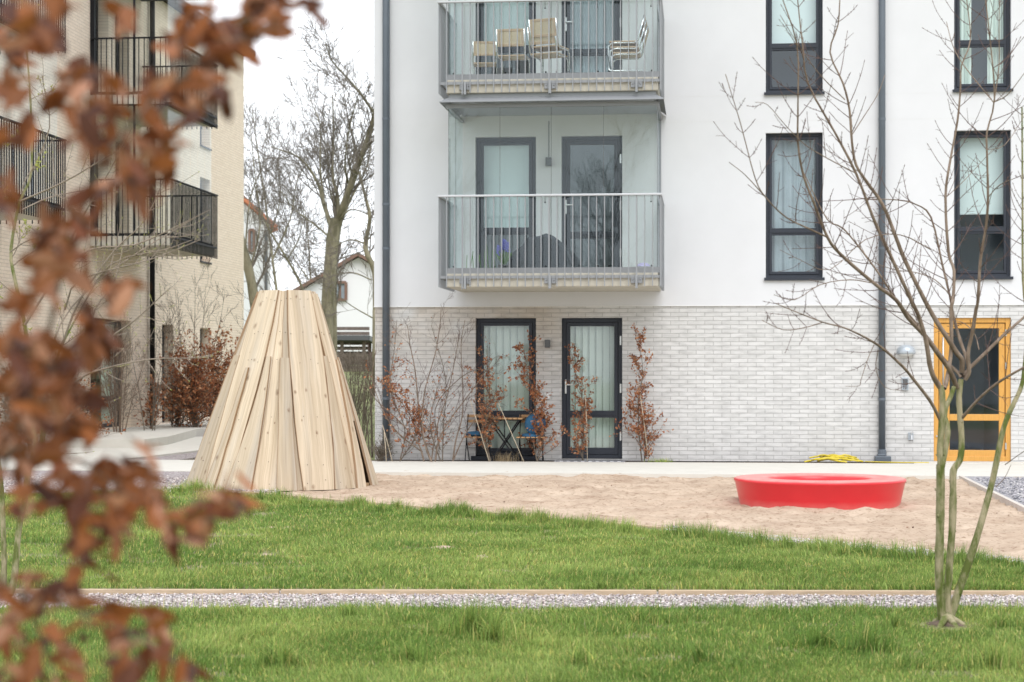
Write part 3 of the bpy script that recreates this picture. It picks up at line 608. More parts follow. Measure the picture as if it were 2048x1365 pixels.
def wave(mb, m, a0, a1, z0, z1, d, n=30, amp=0.03, seed=0):
    r = np.random.default_rng(seed); ph = r.random(3)*6
    for i in range(n):
        def f(t): return d + amp*(math.sin(t*31+ph[0])*.6+math.sin(t*57+ph[1])*.4)
        t0 = i/n; t1 = (i+1)/n; x0 = a0+(a1-a0)*t0; x1 = a0+(a1-a0)*t1
        mb.quad(m(x0, z0, f(t0)), m(x1, z0, f(t1)), m(x1, z1, f(t1)), m(x0, z1, f(t0)))
def window(root, m, a0, a1, z0, z1, split=None, fw=0.075, kind='window', inside='blind', sill=True, fm=None, rec=0.09, handle=None, hinges=True, room='room', glass='glass', seed=0, wb=None, sash=True):
    """frame part with panes, sill and lining as sub-parts"""
    fm = fm or M['anth']; g = 0.004
    a0 += g; a1 -= g; z1 -= g; z0 += g
    fr = MB(); frame_ring(fr, m, a0, a1, z0, z1, fw*0.55, -rec-0.06, -rec)
    frame_ring(fr, m, a0+fw*0.55+.004, a1-fw*0.55-.004, z0+fw*0.55+.004, z1-fw*0.55-.004, fw*0.5, -rec-0.055, -rec+0.012, wb)
    if split: fr.mbox(m, a0+fw*1.05, a1-fw*1.05, split-0.055, split+0.055, -rec-0.05, -rec+0.006)
    if split and sash: fr.mbox(m, a0+fw*0.8, a1-fw*0.8, split-0.02, split+0.02, -rec-0.045, -rec+0.018)
    o = fr.build(kind, fm, root, bevel=0.003)
    ai, aj, zi, zj = a0+fw, a1-fw, z0+fw, z1-fw
    zones = [(zi, zj)] if not split else [(zi, split-0.05), (split+0.05, zj)]
    for q in zones:
        p = MB(); p.quad(m(ai, q[0], -rec-.02), m(aj, q[0], -rec-.02), m(aj, q[1], -rec-.02), m(ai, q[1], -rec-.02)); p.build('pane', M[glass], o)
    if sill:
        s = MB(); s.mbox(m, a0-0.03, a1+0.03, z0-0.028, z0-0.006, -rec+.002, 0.045); s.mbox(m, a0-0.03, a1+0.03, z0-0.05, z0-0.0281, 0.03, 0.045); s.build('sill', fm, o, bevel=0.002)
    rb = MB(); D = -rec-1.1
    rb.quad(m(a0-.3, z0-.0, D), m(a1+.3, z0, D), m(a1+.3, z1+.2, D), m(a0-.3, z1+.2, D))
    rb.quad(m(a0-.3, z0, D), m(a0-.3, z0, -rec-.1), m(a0-.3, z1+.2, -rec-.1), m(a0-.3, z1+.2, D)); rb.quad(m(a1+.3, z0, D), m(a1+.3, z0, -rec-.1), m(a1+.3, z1+.2, -rec-.1), m(a1+.3, z1+.2, D))
    rb.quad(m(a0-.3, z1+.2, D), m(a1+.3, z1+.2, D), m(a1+.3, z1+.2, -rec-.1), m(a0-.3, z1+.2, -rec-.1)); rb.quad(m(a0-.3, z0, D), m(a1+.3, z0, D), m(a1+.3, z0, -rec-.1), m(a0-.3, z0, -rec-.1))
    for s_ in (-1, 1):                        # back of the wall round the opening
        e = a0 if s_ < 0 else a1
        rb.quad(m(e+s_*.3, z0, -rec-.1), m(e, z0, -rec-.1), m(e, z1+.2, -rec-.1), m(e+s_*.3, z1+.2, -rec-.1))
    rb.quad(m(a0, z1, -rec-.1), m(a1, z1, -rec-.1), m(a1, z1+.2, -rec-.1), m(a0, z1+.2, -rec-.1))
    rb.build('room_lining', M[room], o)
    cb = MB(); dd = -rec-0.16
    if inside == 'slats': slats(cb, m, ai-.02, aj+.02, zi-.02, zj+.02, dd); cb.build('vertical_blind', M['curtain'], o)
    elif inside == 'blind':                   # roller blind down to the transom
        zb = (split or (zi+zj)/2) + 0.28*(seed % 3)
        cb.quad(m(ai-.02, zb, dd), m(aj+.02, zb, dd), m(aj+.02, zj, dd), m(ai-.02, zj, dd)); cb.mbox(m, ai-.02, aj+.02, zb-.025, zb, dd-.01, dd+.01); cb.build('roller_blind', M['blind'], o)
    elif inside == 'curtain':
        wave(cb, m, ai-.02, ai+(aj-ai)*0.98, zi-.02, zj, dd, 40, 0.03, seed); cb.build('curtain', M['sheer'], o, smooth=True)
    elif inside == 'drape':
        wave(cb, m, ai-.02, ai+(aj-ai)*0.3, zi-.02, zj, dd, 16, 0.03, seed); wave(cb, m, ai+(aj-ai)*0.66, aj+.02, zi-.02, zj, dd, 16, 0.03, seed+1); cb.build('curtain', M['curtain'], o, smooth=True)
    if handle:
        hb = MB(); ha, hz, sgn = handle
        hb.mbox(m, ha-.013, ha+.013, hz-.10, hz+.12, -rec+.013, -rec+.024); hb.mbox(m, min(ha, ha+sgn*.12), max(ha, ha+sgn*.12), hz+.03, hz+.05, -rec+.05, -rec+.066); hb.mbox(m, ha-.009, ha+.009, hz+.03, hz+.05, -rec+.024, -rec+.06)
        hb.build('handle', M['steel'], o, bevel=0.003)
        if hinges:
            for zz in (z0+.35, (z0+z1)/2, z1-.35):
                h2 = MB(); e = a1-.025 if sgn > 0 else a0+.025; h2.mbox(m, e-.012, e+.012, zz-.07, zz+.07, -rec+.003, -rec+.02); h2.build('hinge', M['steel'], o)
    return o

# ------------------------------------------------------------------ white building
mw = lambda a, z, d: (a, YF - d, z)
def wx(px): return Wp(px, 700, YF)[0]
def wz(px, py): return Wp(px, py, YF)[1]
bld = thing('apartment_building', 'white rendered apartment block with pale brick ground floor and grey railed balconies', 'building', (0, YF, 0))
XL, XR = wx(750), 9.5
zl = wz(1400, 611.8); ZT = 12.6
ST = wz(1530, 190.1) - wz(1530, 560.3)              # storey height
gA = (wx(951), wx(1072)); gB = (wx(1123), wx(1244.5)); z_gt = wz(1100, 636.3)
gY = (wx(1867.5), wx(2022)); z_yb = 0.05; z_yt = wz(1950, 636)
holesG = [(gA[0], gA[1], 0.10, z_gt), (gB[0], gB[1], 0.06, z_gt), (gY[0], gY[1], z_yb, z_yt)]
wA = (wx(1531.5), wx(1645.5)); wB = (wx(1908), wx(2022)); z1t = wz(1531.6, 266.6); z1b = wz(1529, 556)
dz = 0
z_dt = wz(1190, 272); z_db = 2.92
holesU = []
for k in range(3):
    for w_ in (wA, wB): holesU.append((w_[0], w_[1], z1b+ST*k, z1t+ST*k))
    for w_ in (gA, gB): holesU.append((w_[0], w_[1], z_db+ST*k, z_dt+ST*k))
br = MB(); wall(br, mw, XL, XR, 0.035, zl, holesG, 0.16)
YB = YF+11.5
br.quad((XL, YF, 0.035), (XL, YB, 0.035), (XL, YB, zl), (XL, YF, zl)); br.quad((XR, YF, 0.035), (XR, YB, 0.035), (XR, YB, zl), (XR, YF, zl)); br.quad((XL, YB, 0.035), (XR, YB, 0.035), (XR, YB, zl), (XL, YB, zl))
br.build('brick_wall', M['brick'], bld)
mw2 = lambda a, z, d: (a, YF - 0.014 - d, z)
rw = MB(); wall(rw, mw2, XL-.012, XR, zl, ZT, holesU, 0.17)
rw.quad((XL-.012, YF-.014, zl), (XL-.012, YB, zl), (XL-.012, YB, ZT), (XL-.012, YF-.014, ZT)); rw.quad((XR, YF-.014, zl), (XR, YB, zl), (XR, YB, ZT), (XR, YF-.014, ZT)); rw.quad((XL-.012, YB, zl), (XR, YB, zl), (XR, YB, ZT), (XL-.012, YB, ZT))
rw.quad((XL-.012, YF-.014, zl), (XR, YF-.014, zl), (XR, YF+.05, zl), (XL-.012, YF+.05, zl))
rw.build('render_wall', M['render'], bld)
dr = MB(); dr.mbox(mw, XL-.02, XR, zl-.006, zl+.004, 0.002, 0.022); dr.build('drip_profile', M['white'], bld)
pl = MB(); pl.box(XL+.02, gY[0]-.2, YF+.02, YF+.2, -0.1, 0.033); pl.build('plinth', M['dgrey'], bld)
rf = MB(); rf.box(XL-.15, XR+.15, YF-.2, YB+.15, ZT, ZT+.25); rf.build('roof', M['darkroof'], bld)
for i, zz in enumerate((wz(1500, 243), wz(1500, 192))):      # thin expansion joints
    for a0_, a1_ in ((XL, wx(1528) if i else XR),) if i == 0 else ((wx(1345), wA[0]-.05), (wA[1]+.05, wB[0]-.05)):
        j = MB(); j.mbox(mw2, a0_, a1_, zz-.0015, zz+.0015, 0.0004, 0.0016); j.build('render_joint', mat('joint', (0.66, 0.655, 0.65), 0.9), bld)
# ground floor openings
o = window(bld, mw, gA[0], gA[1], 0.10, z_gt, split=wz(1010, 829), fw=0.105, inside='slats', sill=False)
sb = MB(); sb.mbox(mw, gA[0]-.07, gA[1]+.05, 0.035, 0.10, -0.10, 0.03); sb.build('sill', M['anth'], o, bevel=.003)
o = window(bld, mw, gB[0], gB[1], 0.06, z_gt, split=wz(1180, 829), fw=0.115, inside='slats', sill=False, kind='terrace_door', handle=(gB[0]+0.06, wz(1130, 775), 1), wb=0.10)
# wooden door
mo = M['orange']; fo = MB(); frame_ring(fo, mw, gY[0], gY[1], z_yb, z_yt, 0.075, -0.14, -0.03)
dr_ = fo.build('entrance_door', mo, bld, bevel=.004)
a0_, a1_ = gY[0]+.085, gY[1]-.085; pa0, pa1 = wx(1900), wx(1999)
lf = MB(); lf.mbox(mw, a0_, pa0, z_yb+.03, z_yt-.085, -.11, -.05); lf.mbox(mw, pa1, a1_, z_yb+.03, z_yt-.085, -.11, -.05)
lf.mbox(mw, pa0, pa1, wz(1950, 657), z_yt-.085, -.108, -.052); lf.mbox(mw, pa0, pa1, z_yb+.03, wz(1950, 901), -.108, -.052); lf.mbox(mw, pa0, pa1, wz(1950, 842), wz(1950, 829), -.108, -.052)
lf.build('door_leaf', mo, dr_, bevel=.005)
for q in ((wz(1950, 901), wz(1950, 842)), (wz(1950, 829), wz(1950, 657))):
    p = MB(); p.quad(mw(pa0, q[0], -.08), mw(pa1, q[0], -.08), mw(pa1, q[1], -.08), mw(pa0, q[1], -.08)); p.build('pane', M['glass'], dr_)
rb = MB(); D_ = -2.2
for fq in (((a0_, .05, D_), (a1_, .05, D_), (a1_, z_yt, D_), (a0_, z_yt, D_)), ((a0_, .05, D_), (a0_, .05, -.15), (a0_, z_yt, -.15), (a0_, z_yt, D_)), ((a1_, .05, D_), (a1_, .05, -.15), (a1_, z_yt, -.15), (a1_, z_yt, D_)), ((a0_, z_yt, D_), (a1_, z_yt, D_), (a1_, z_yt, -.15), (a0_, z_yt, -.15)), ((a0_, .05, D_), (a1_, .05, D_), (a1_, .05, -.15), (a0_, .05, -.15))):
    rb.quad(*[mw(*q) for q in fq])
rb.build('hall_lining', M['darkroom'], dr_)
hb = MB(); hx = wx(1886); hb.tube([mw(hx, wz(1886, 770), .02), mw(hx, wz(1886, 675), .02)], 0.014, 10)
for zz in (wz(1886, 760), wz(1886, 686)): hb.tube([mw(hx, zz, -.05), mw(hx, zz, .02)], 0.009, 8)
hb.build('pull_handle', M['steel'], dr_, smooth=True)
for zz in (wz(2020, 666), wz(2020, 732), wz(2020, 893)):
    h2 = MB(); h2.mbox(mw, gY[1]-.085, gY[1]-.062, zz-.05, zz+.05, -.03, -.018); h2.build('hinge', M['steel'], dr_)
kn = MB(); kn.ball(mw(wx(1874), wz(1874, 873), -.02), .015); kn.build('lock', M['steel'], dr_)
# upper windows
ins = {(0, 0): ('curtain', 'room'), (0, 1): ('blind', 'darkroom'), (1, 0): ('blind', 'darkroom'), (1, 1): ('drape', 'room'), (2, 0): ('blind', 'room'), (2, 1): ('curtain', 'room')}
for k in range(3):
    for i, w_ in enumerate((wA, wB)):
        inn, rm = ins[(k, i)]
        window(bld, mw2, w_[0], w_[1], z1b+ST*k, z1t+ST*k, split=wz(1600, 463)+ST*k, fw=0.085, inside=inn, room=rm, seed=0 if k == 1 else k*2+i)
# downpipes
def downpipe(px0, rad, z0, foot):
    x = wx(px0); mb = MB(); yy = YF-0.085
    mb.tube([(x, yy, z0+.18), (x, yy, ZT-.1)], rad, 16)
    p = mb.build('downpipe', M['pipe'], bld, smooth=True)
    for zz in (wz(px0, 240), wz(px0, 410), wz(px0, 498), wz(px0, 240)+ST, 1.0): c = MB(); c.tube([(x, yy, zz-.02), (x, yy, zz+.02)], rad*1.07, 16); c.box(x-.012, x+.012, yy+rad, YF-.005, zz-.012, zz+.012); c.build('pipe_clip', M['pipe'], p)
    f = MB(); f.tube([(x, yy, z0+.10), (x, yy, z0+.20)], rad*1.25, 16)
    if foot: f.box(x-.11, x+.13, yy-.09, yy+.09, z0, z0+.10); f.box(x-.07, x+.05, yy-.07, yy+.07, z0+.1, z0+.13)
    else: f.tube([(x, yy, z0), (x, yy, z0+.12)], rad*1.05, 16)
    f.build('drain_foot', M['pipe'], p, bevel=.01)
downpipe(774, 0.058, 0.02, False); downpipe(1763, 0.052, 0.03, True)
# wall fittings
def fitting(name, boxes, mt, bev=.006):
    mb = MB()
    for b in boxes: mb.mbox(mw, *b)
    return mb.build(name, mt, bld, bevel=bev)
fx = wx(1095.5); fz = wz(1095, 688); fitting('wall_lamp', [(fx-.04, fx+.04, fz-.062, fz+.062, .002, .10)], M['dgrey'])
fx = wx(1095.5); fz = wz(1095, 793); fitting('wall_socket', [(fx-.032, fx+.032, fz-.04, fz+.04, .002, .045)], M['white'])
fx = wx(1810); fz = wz(1810, 768); ic = fitting('intercom', [(fx-.052, fx+.052, fz-.10, fz+.10, .002, .03)], M['lampgrey'])
mb = MB(); mb.mbox(mw, fx-.038, fx+.038, fz-.02, fz+.075, .0305, .034)
for i in range(3):
    for j in range(3): mb.mbox(mw, fx-.032+.024*i, fx-.016+.024*i, fz-.08+.019*j, fz-.068+.019*j, .0305, .035)
mb.build('keypad', M['dgrey'], ic)
fx = wx(1822); fz = wz(1822, 873); mb = MB(); mb.mbox(mw, fx-.045, fx+.035, fz-.06, fz+.06, .002, .02); tp = mb.build('water_tap', M['lampgrey'], bld, bevel=.005); mb = MB(); mb.tube([mw(fx, fz, .02), mw(fx, fz+.01, .08), mw(fx, fz-.05, .10)], .013, 8); mb.tube([mw(fx, fz+.0, .06), mw(fx, fz+.05, .06)], .008, 6); mb.box(fx-.03, fx+.03, YF-.065, YF-.055, fz+.05, fz+.062); mb.build('spout', M['steel'], tp)
fx = wx(1811); fz = wz(1811, 705); mb = MB(); n0 = 14
prof = [(0.0, .115), (.05, .11), (.10, .09), (.13, .055), (.142, .02), (.145, -.01), (.14, -.03), (.0, -.03)]
mb.lathe([(r_, z_) for r_, z_ in prof], (fx, YF-.075, fz), 28); lp = mb.build('entrance_lamp', M['lampgrey'], bld, smooth=True)
lp.scale = (1, 1, 1); mb = MB(); mb.lathe([(0, -.055), (.08, -.05), (.11, -.031)], (fx, YF-.09, fz), 20); mb.build('diffuser', M['white'], lp, smooth=True)
mb = MB(); mb.box(fx-.03, fx+.03, YF-.03, YF-.002, fz-.05, fz+.05); mb.build('back_plate', M['lampgrey'], lp)

# balconies of the white building
YR = 27.38                                    # railing plane
def bx(px): return Wp(px, 450, YR)[0]
def bz(px, py): return Wp(px, py, YR)[1]
def balcony(k):
    zo = ST*k; xl, xr = bx(875), bx(1324); sl0, sl1 = bx(891), bx(1316)
    zb, zt = bz(1000, 574), bz(1000, 547)
    yfr = YR+.05
    mb = MB(); mb.box(sl0, sl1, yfr, YF-.016, zb+zo, zt+zo); o = mb.build('balcony', M['concrete'], bld, bevel=.012)
    zr = bz(880, 391)
    h = MB(); zr_ = zr+zo; h.box(xl, xr, YR-.035, YR+.03, zr_-.03, zr_); h.box(xl, xl+.055, YR+.031, YF-.05, zr_-.03, zr_); h.box(xr-.055, xr, YR+.031, YF-.05, zr_-.03, zr_); h.build('handrail', M['zincpale'], o, bevel=.006)
    r = MB(); zlow = zb-.03+zo; n = 29
    for i in range(n):
        x = xl+.02+(xr-xl-.04)*i/(n-1); w = .014 if i % 11 not in (3,) else .02
        r.box(x-w/2, x+w/2, YR-.02, YR+.015, zlow+(.03 if w < .015 else 0), zr_-.031)
    for x in (xl+.02, xr-.02):
        m_ = 16
        for i in range(1, m_): y = YR+(YF-.1-YR)*i/m_; r.box(x-.018, x+.018, y-.006, y+.006, zlow+.03, zr_-.031)
    zt2 = zt+.0+zo
    for zz in (zt2-.055, ): 
        r.box(xl+.03, xr-.03, YR+.016, YR+.024, zz-.02, zz+.02); r.box(xl+.03, xl+.038, YR+.03, YF-.06, zz-.02, zz+.02); r.box(xr-.038, xr-.03, YR+.03, YF-.06, zz-.02, zz+.02)
    r.build('railing', M['zinc'], o)
    for px in (930, 1100, 1273):
        b = MB(); x = bx(px); b.box(x-.085, x-.02, YR+.02, YR+.049, zb+zo+.045, zb+zo+.145); b.box(x+.02, x+.085, YR+.02, YR+.049, zb+zo+.045, zb+zo+.145); b.box(x-.017, x+.017, YR-.03, YR+.045, zb+zo-.03, zb+zo+.16); 
        for s_ in (-.055, .055): b.ball((x+s_, YR+.018, zb+zo+.1), .013, 8, 4)
        b.build('bracket', M['zinc'], o, bevel=.003)
    # glazing: frameless panes in a floor and a head channel
    gx0, gx1 = bx(894), bx(1314); yg = YR+.13; zg0 = zt+zo+.055; zg1 = bz(1000, 211)+zo
    ch = MB(); ch.box(gx0-.03, gx1+.03, yg-.045, yg+.045, zt+zo+.002, zg0+.03); ch.box(gx0-.03, gx1+.03, yg-.04, yg+.04, zg1-.015, zg1+.035)
    ch.box(gx0-.03, gx0+.02, yg+.046, YF-.02, zt+zo+.002, zg0+.02); ch.box(gx1-.02, gx1+.03, yg+.046, YF-.02, zt+zo+.002, zg0+.02); ch.box(gx0-.03, gx0+.02, yg+.046, YF-.02, zg1-.01, zg1+.03); ch.box(gx1-.02, gx1+.03, yg+.046, YF-.02, zg1-.01, zg1+.03)
    ch.box(gx1-.012, gx1+.018, YF-.06, YF-.016, zg0, zg1)
    ch.build('glazing_channel', M['zinc'], o)
    cuts = [gx0, bx(998), bx(1101), bx(1206), gx1]
    for i in range(4):
        p = MB(); p.box(cuts[i]+.003, cuts[i+1]-.003, yg-.004, yg+.004, zg0+.031, zg1-.016); p.build('glass_pane', M['bglass'], o)
        e = MB(); e.box(cuts[i+1]-.0028, cuts[i+1]+.0028, yg-.0038, yg+.0038, zg0+.032, zg1-.017) ; e.build('pane_edge', M['dgrey'] if i < 3 else M['zinc'], o)
        for q in (cuts[i]+.08, cuts[i+1]-.08): b = MB(); b.ball((q, yg-.006, zg0+.05), .014, 8, 4); b.build('pane_lock', M['black'], o)
    for x in (gx0, gx1):
        for i in range(2):
            y0 = yg+.05+(YF-.1-yg)*i/2; p = MB(); p.box(x-.004, x+.004, y0+.004, y0+(YF-.1-yg)/2-.004, zg0+.03, zg1-.016); p.build('glass_pane', M['bglass'], o)
            e = MB(); e.box(x-.0038, x+.0038, y0-.003, y0+.003, zg0+.03, zg1-.016); e.build('pane_edge', M['dgrey'], o)
    for i in (1, 2, 3, 4): b = MB(); xx = cuts[i]-.09; b.tube([(xx, yg-.012, zg0+1.1), (xx, yg-.012, zg0+1.0)], .003, 5); b.ball((xx, yg-.012, zg0+.99), .012, 8, 5); b.build('pull_knob', M['black'], o)
    # flashing hood above the glazing
    f = MB(); zz = bz(1000, 203)+zo; xa_, xb_ = bx(880), bx(1328)
    n_ = len(f.v); 
    f.quad((xa_, YR-.06, zz), (xb_, YR-.06, zz), (gx1-.02, yg, zz+.09), (gx0+.02, yg, zz+.09)); f.quad((xa_, YR-.06, zz-.012), (xb_, YR-.06, zz-.012), (xb_, YR-.06, zz), (xa_, YR-.06, zz)); 
    f.quad((xa_, YR-.06, zz-.012), (xa_, YF-.03, zz-.012), (xa_, YF-.03, zz), (xa_, YR-.06, zz)); f.quad((xb_, YR-.06, zz-.012), (xb_, YF-.03, zz-.012), (xb_, YF-.03, zz), (xb_, YR-.06, zz))
    f.quad((xa_, YR-.06, zz), (gx0+.02, yg, zz+.09), (gx0+.02, YF-.03, zz+.09), (xa_, YF-.03, zz)); f.quad((xb_, YR-.06, zz), (gx1-.02, yg, zz+.09), (gx1-.02, YF-.03, zz+.09), (xb_, YF-.03, zz))
    f.quad((xa_, YR-.06, zz-.012), (xb_, YR-.06, zz-.012), (xb_, YF-.03, zz-.012), (xa_, YF-.03, zz-.012)) if False else None
    f.box(gx0+.02, gx1-.02, yg-.03, YF-.03, zz+.03, ST+zb+zo-.002)
    f.build('flashing', M['zinc'], o)
    # doors on the wall inside
    w1 = window(bld, mw2, gA[0], gA[1], z_db+zo, z_dt+zo, split=wz(1010, 462)+zo, fw=0.105, inside='blind', sill=False, kind='balcony_window', seed=0)
    w2 = window(bld, mw2, gB[0], gB[1], z_db+zo, z_dt+zo, split=wz(1180, 470)+zo, fw=0.115, inside='none' if k == 0 else 'curtain', room='darkroom', sill=False, kind='balcony_door', handle=(gB[0]+0.065, wz(1135, 415)+zo, 1))
    fx = wx(1098); fz = wz(1098, 325)+zo; b = MB(); b.mbox(mw2, fx-.045, fx+.045, fz-.065, fz+.065, .002, .1); b.mbox(mw2, fx-.006, fx+.006, fz+.066, zg1, .002, .012); b.build('wall_lamp', M['dgrey'], bld, bevel=.004)
    return o
balcony(0); balcony(1); balcony(2)
FL = [bz(1000, 547) + ST*k + 0.002 for k in range(3)]

# tread plate step under the terrace door
mb = MB(); x0, x1 = wx(1114), wx(1252); mb.box(x0, x1, 28.70, YF-.03, .024, .052); tag(mb.build('door_step', M['tread'], bevel=.004), 'metal tread plate step lying before the terrace door', 'step')

# ------------------------------------------------------------------ things on the balconies
def cane_chair(label, group):
    t = thing('cane_chair', label, 'chair', (0, 0, 0), group)
    f = MB()
    for s in (-1, 1):
        x = .215*s
        f.tube([(x, .30, .84), (x, .235, .60), (x, .20, .47), (x, .14, .425), (x, -.10, .43), (x, -.19, .425), (x, -.235, .38), (x, -.245, .25), (x, -.245, .06), (x, -.225, .02), (x, -.16, .012), (x, .26, .012)], .0115, 8)
    f.tube([(-.215, .26, .012), (.215, .26, .012)], .0115, 8)
    f.build('tube_frame', M['chrome'], t, smooth=True)
    s = MB(); s.box(-.22, .22, -.23, -.17, .44, .462); s.box(-.22, .22, .13, .19, .44, .462); s.box(-.22, -.165, -.17, .13, .441, .461); s.box(.165, .22, -.17, .13, .441, .461)
    so_ = s.build('seat', M['beechwood'], t, bevel=.008); c = MB(); c.box(-.166, .166, -.171, .131, .446, .455); c.build('cane_mesh', M['cane'], so_)
    def bk(x0, x1, z0, z1, th=.02):
        y = lambda z: .235+(z-.60)*.27
        b_.v_ = None; n = len(b_.v)
        b_.v += [(x0, y(z0)-th/2, z0), (x1, y(z0)-th/2, z0), (x1, y(z1)-th/2, z1), (x0, y(z1)-th/2, z1), (x0, y(z0)+th/2, z0), (x1, y(z0)+th/2, z0), (x1, y(z1)+th/2, z1), (x0, y(z1)+th/2, z1)]
        b_.f += [(n, n+1, n+2, n+3), (n+7, n+6, n+5, n+4), (n, n+4, n+5, n+1), (n+2, n+6, n+7, n+3), (n+1, n+5, n+6, n+2), (n, n+3, n+7, n+4)]
    b_ = MB(); bk(-.205, .205, .80, .84); bk(-.205, .205, .58, .62); bk(-.205, -.17, .62, .80); bk(.17, .205, .62, .80); bo = b_.build('backrest', M['beechwood'], t, bevel=.006)
    b_ = MB(); bk(-.171, .171, .619, .801, .008); b_.build('cane_mesh', M['cane'], bo)
    return t
GC = 'cane chairs stored on the upper balcony'
spots = [(970, 28.3, 0, math.radians(185), .80, 'low cane chair at the left end of the upper balcony'),
         (1027, 28.15, 0, math.radians(176), .97, 'cane chair standing between the low chair and the stacked pair'),
         (1097, 28.1, 0, math.radians(162), 1.0, 'lower cane chair of the stacked pair in the balcony middle'),
         (1100, 28.05, .10, math.radians(162), 1.0, 'top cane chair of the stacked pair in the balcony middle'),
         (1256, 28.2, 0, math.radians(-90), 1.0, 'bottom cane chair of the side-on stack at the balcony right end'),
         (1253, 28.2, .085, math.radians(-90), 1.0, 'second cane chair from the bottom of the side-on balcony stack'),
         (1250, 28.2, .17, math.radians(-90), 1.0, 'topmost cane chair of the side-on stack at the balcony right end')]
ch0 = cane_chair(spots[0][5], GC)
for i, (px, yy, dz_, rz, sc, lb) in enumerate(spots):
    o = ch0 if i == 0 else copy_tree(ch0)
    o.location = (Wp(px, 100, yy)[0], yy, FL[1]+dz_); o.rotation_euler = (0, 0, rz); o.scale = (sc,)*3; o['label'] = lb
# covered barbecue on the first balcony
x = Wp(1083, 500, 28.2)[0]; yy = 28.2; z0 = FL[0]
mb = MB(); prof_ = [(-.62, 0), (-.60, .25), (-.52, .34), (-.34, .44), (-.24, .56), (-.02, .58), (.12, .62), (.26, .58), (.40, .50), (.52, .40), (.60, .22), (.62, 0)]
n = len(prof_)
for y_, k_ in ((-.32, .86), (-.28, 1.0), (.28, 1.0), (.32, .86)):
    for a, b in prof_: mb.v.append((x+a*k_*.78, yy+y_, z0+b*(.93 if k_ < 1 else 1)))
for j in range(3):
    for i in range(n-1): mb.f.append((j*n+i, j*n+i+1, (j+1)*n+i+1, (j+1)*n+i))
mb.f.append(tuple(range(n))); mb.f.append(tuple(range(3*n, 4*n)))
tag(mb.build('covered_furniture', M['cover']), 'dark cloth cover over garden furniture on the lower balcony', 'cover')
# hyacinths in a pot
x = Wp(1008, 510, 27.8)[0]
hy = thing('potted_hyacinth', 'blue hyacinths in a small pot on the lower balcony floor', 'plant', (x, 27.75, z0))
mb = MB(); mb.lathe([(.0, .004), (.06, .004), (.085, .13), (.09, .14), (.075, .135), (.0, .12)], (x, 27.75, z0), 16); mb.build('pot', M['dgrey'], hy, smooth=True)
mb = MB(); fl = MB()
for i in range(18):
    a = i*2.4; mb.quad((x, 27.75, z0+.12), (x+.02*math.cos(a+1), 27.75+.02*math.sin(a+1), z0+.12), (x+.13*math.cos(a), 27.75+.13*math.sin(a), z0+.30+.03*(i % 3)), (x+.10*math.cos(a), 27.75+.1*math.sin(a), z0+.30+.02*(i % 4)))
for dx, dzz in ((-.07, .33), (.06, .38), (.01, .42)):
    mb.tube([(x, 27.75, z0+.12), (x+dx, 27.75, z0+dzz)], .008, 5)
    for i in range(34): a = i*2.4; q = i/34; fl.ball((x+dx+.035*math.cos(a)*(1-.5*q), 27.75+.035*math.sin(a), z0+dzz-.05+.15*q), .015, 6, 4)
mb.build('leaves', M['green'], hy); fl.build('flowers', M['hyacinth'], hy)
x = Wp(962, 520, 27.9)[0]; pt = thing('planter_tray', 'long terracotta planter tray with bare sticks on the lower balcony', 'planter', (x, 27.9, z0))
mb = MB(); mb.box(x-.26, x+.26, 27.8, 28.0, z0+.002, z0+.10); mb.build('tray', M['terracotta'], pt, bevel=.01)
mb = MB()
for i in range(9): a = x-.22+.055*i; mb.tube([(a, 27.9, z0+.09), (a+rng.uniform(-.05, .05), 27.9, z0+rng.uniform(.25, .5))], .005, 5)
mb.build('stick', M['green'], pt)
x = Wp(1287, 520, 27.9)[0]; bw = thing('laundry_basket', 'small white basket with lilac cloth at the lower balcony right end', 'basket', (x, 27.85, z0))
mb = MB(); mb.lathe([(0, .003), (.14, .003), (.17, .10), (.18, .105), (.15, .098), (0, .06)], (x, 27.85, z0), 20); mb.build('basin', M['white'], bw, smooth=True); mb = MB(); mb.ball((x, 27.85, z0+.10), (.11, .09, .07)); mb.build('cloth', mat('lilac_cloth', (.45, .40, .62), .9), bw, smooth=True)

# ------------------------------------------------------------------ bistro table, chairs, cushions
YT = 28.93
def tx(px): return Wp(px, 850, YT)[0]
def tz(px, py): return Wp(px, py, YT)[1]
xc = tx(1012); tzp = tz(1012, 837)
tb = thing('bistro_table', 'small folding table with slatted wooden top and black crossed legs', 'table', (xc, YT, .03))
mb = MB(); 
for i in range(7): a = xc-.24+.08*i; mb.box(a-.034, a+.034, YT-.22, YT+.22, tzp-.012, tzp+.008)
mb.build('tabletop', M['slat'], tb, bevel=.003)
for yy in (YT-.19, YT+.19):
    mb = MB(); mb.bar((xc-.27, yy, tzp-.022), (xc+.27, yy, tzp-.022), .012, .02); mb.build('top_rail', M['black'], tb)
    mb = MB(); mb.bar((xc-.24, yy, tzp-.03), (xc+.21, yy, .03), .022, .022, (0, 1, 0)); mb.build('leg', M['black'], tb)
    mb = MB(); mb.bar((xc+.21, yy, tzp-.03), (xc-.21, yy, .03), .022, .022, (0, 1, 0)); mb.build('leg', M['black'], tb)
mb = MB(); mb.bar((xc, YT-.19, tzp-.03), (xc, YT-.19, .40), .016, .016); mb.build('strut', M['black'], tb)
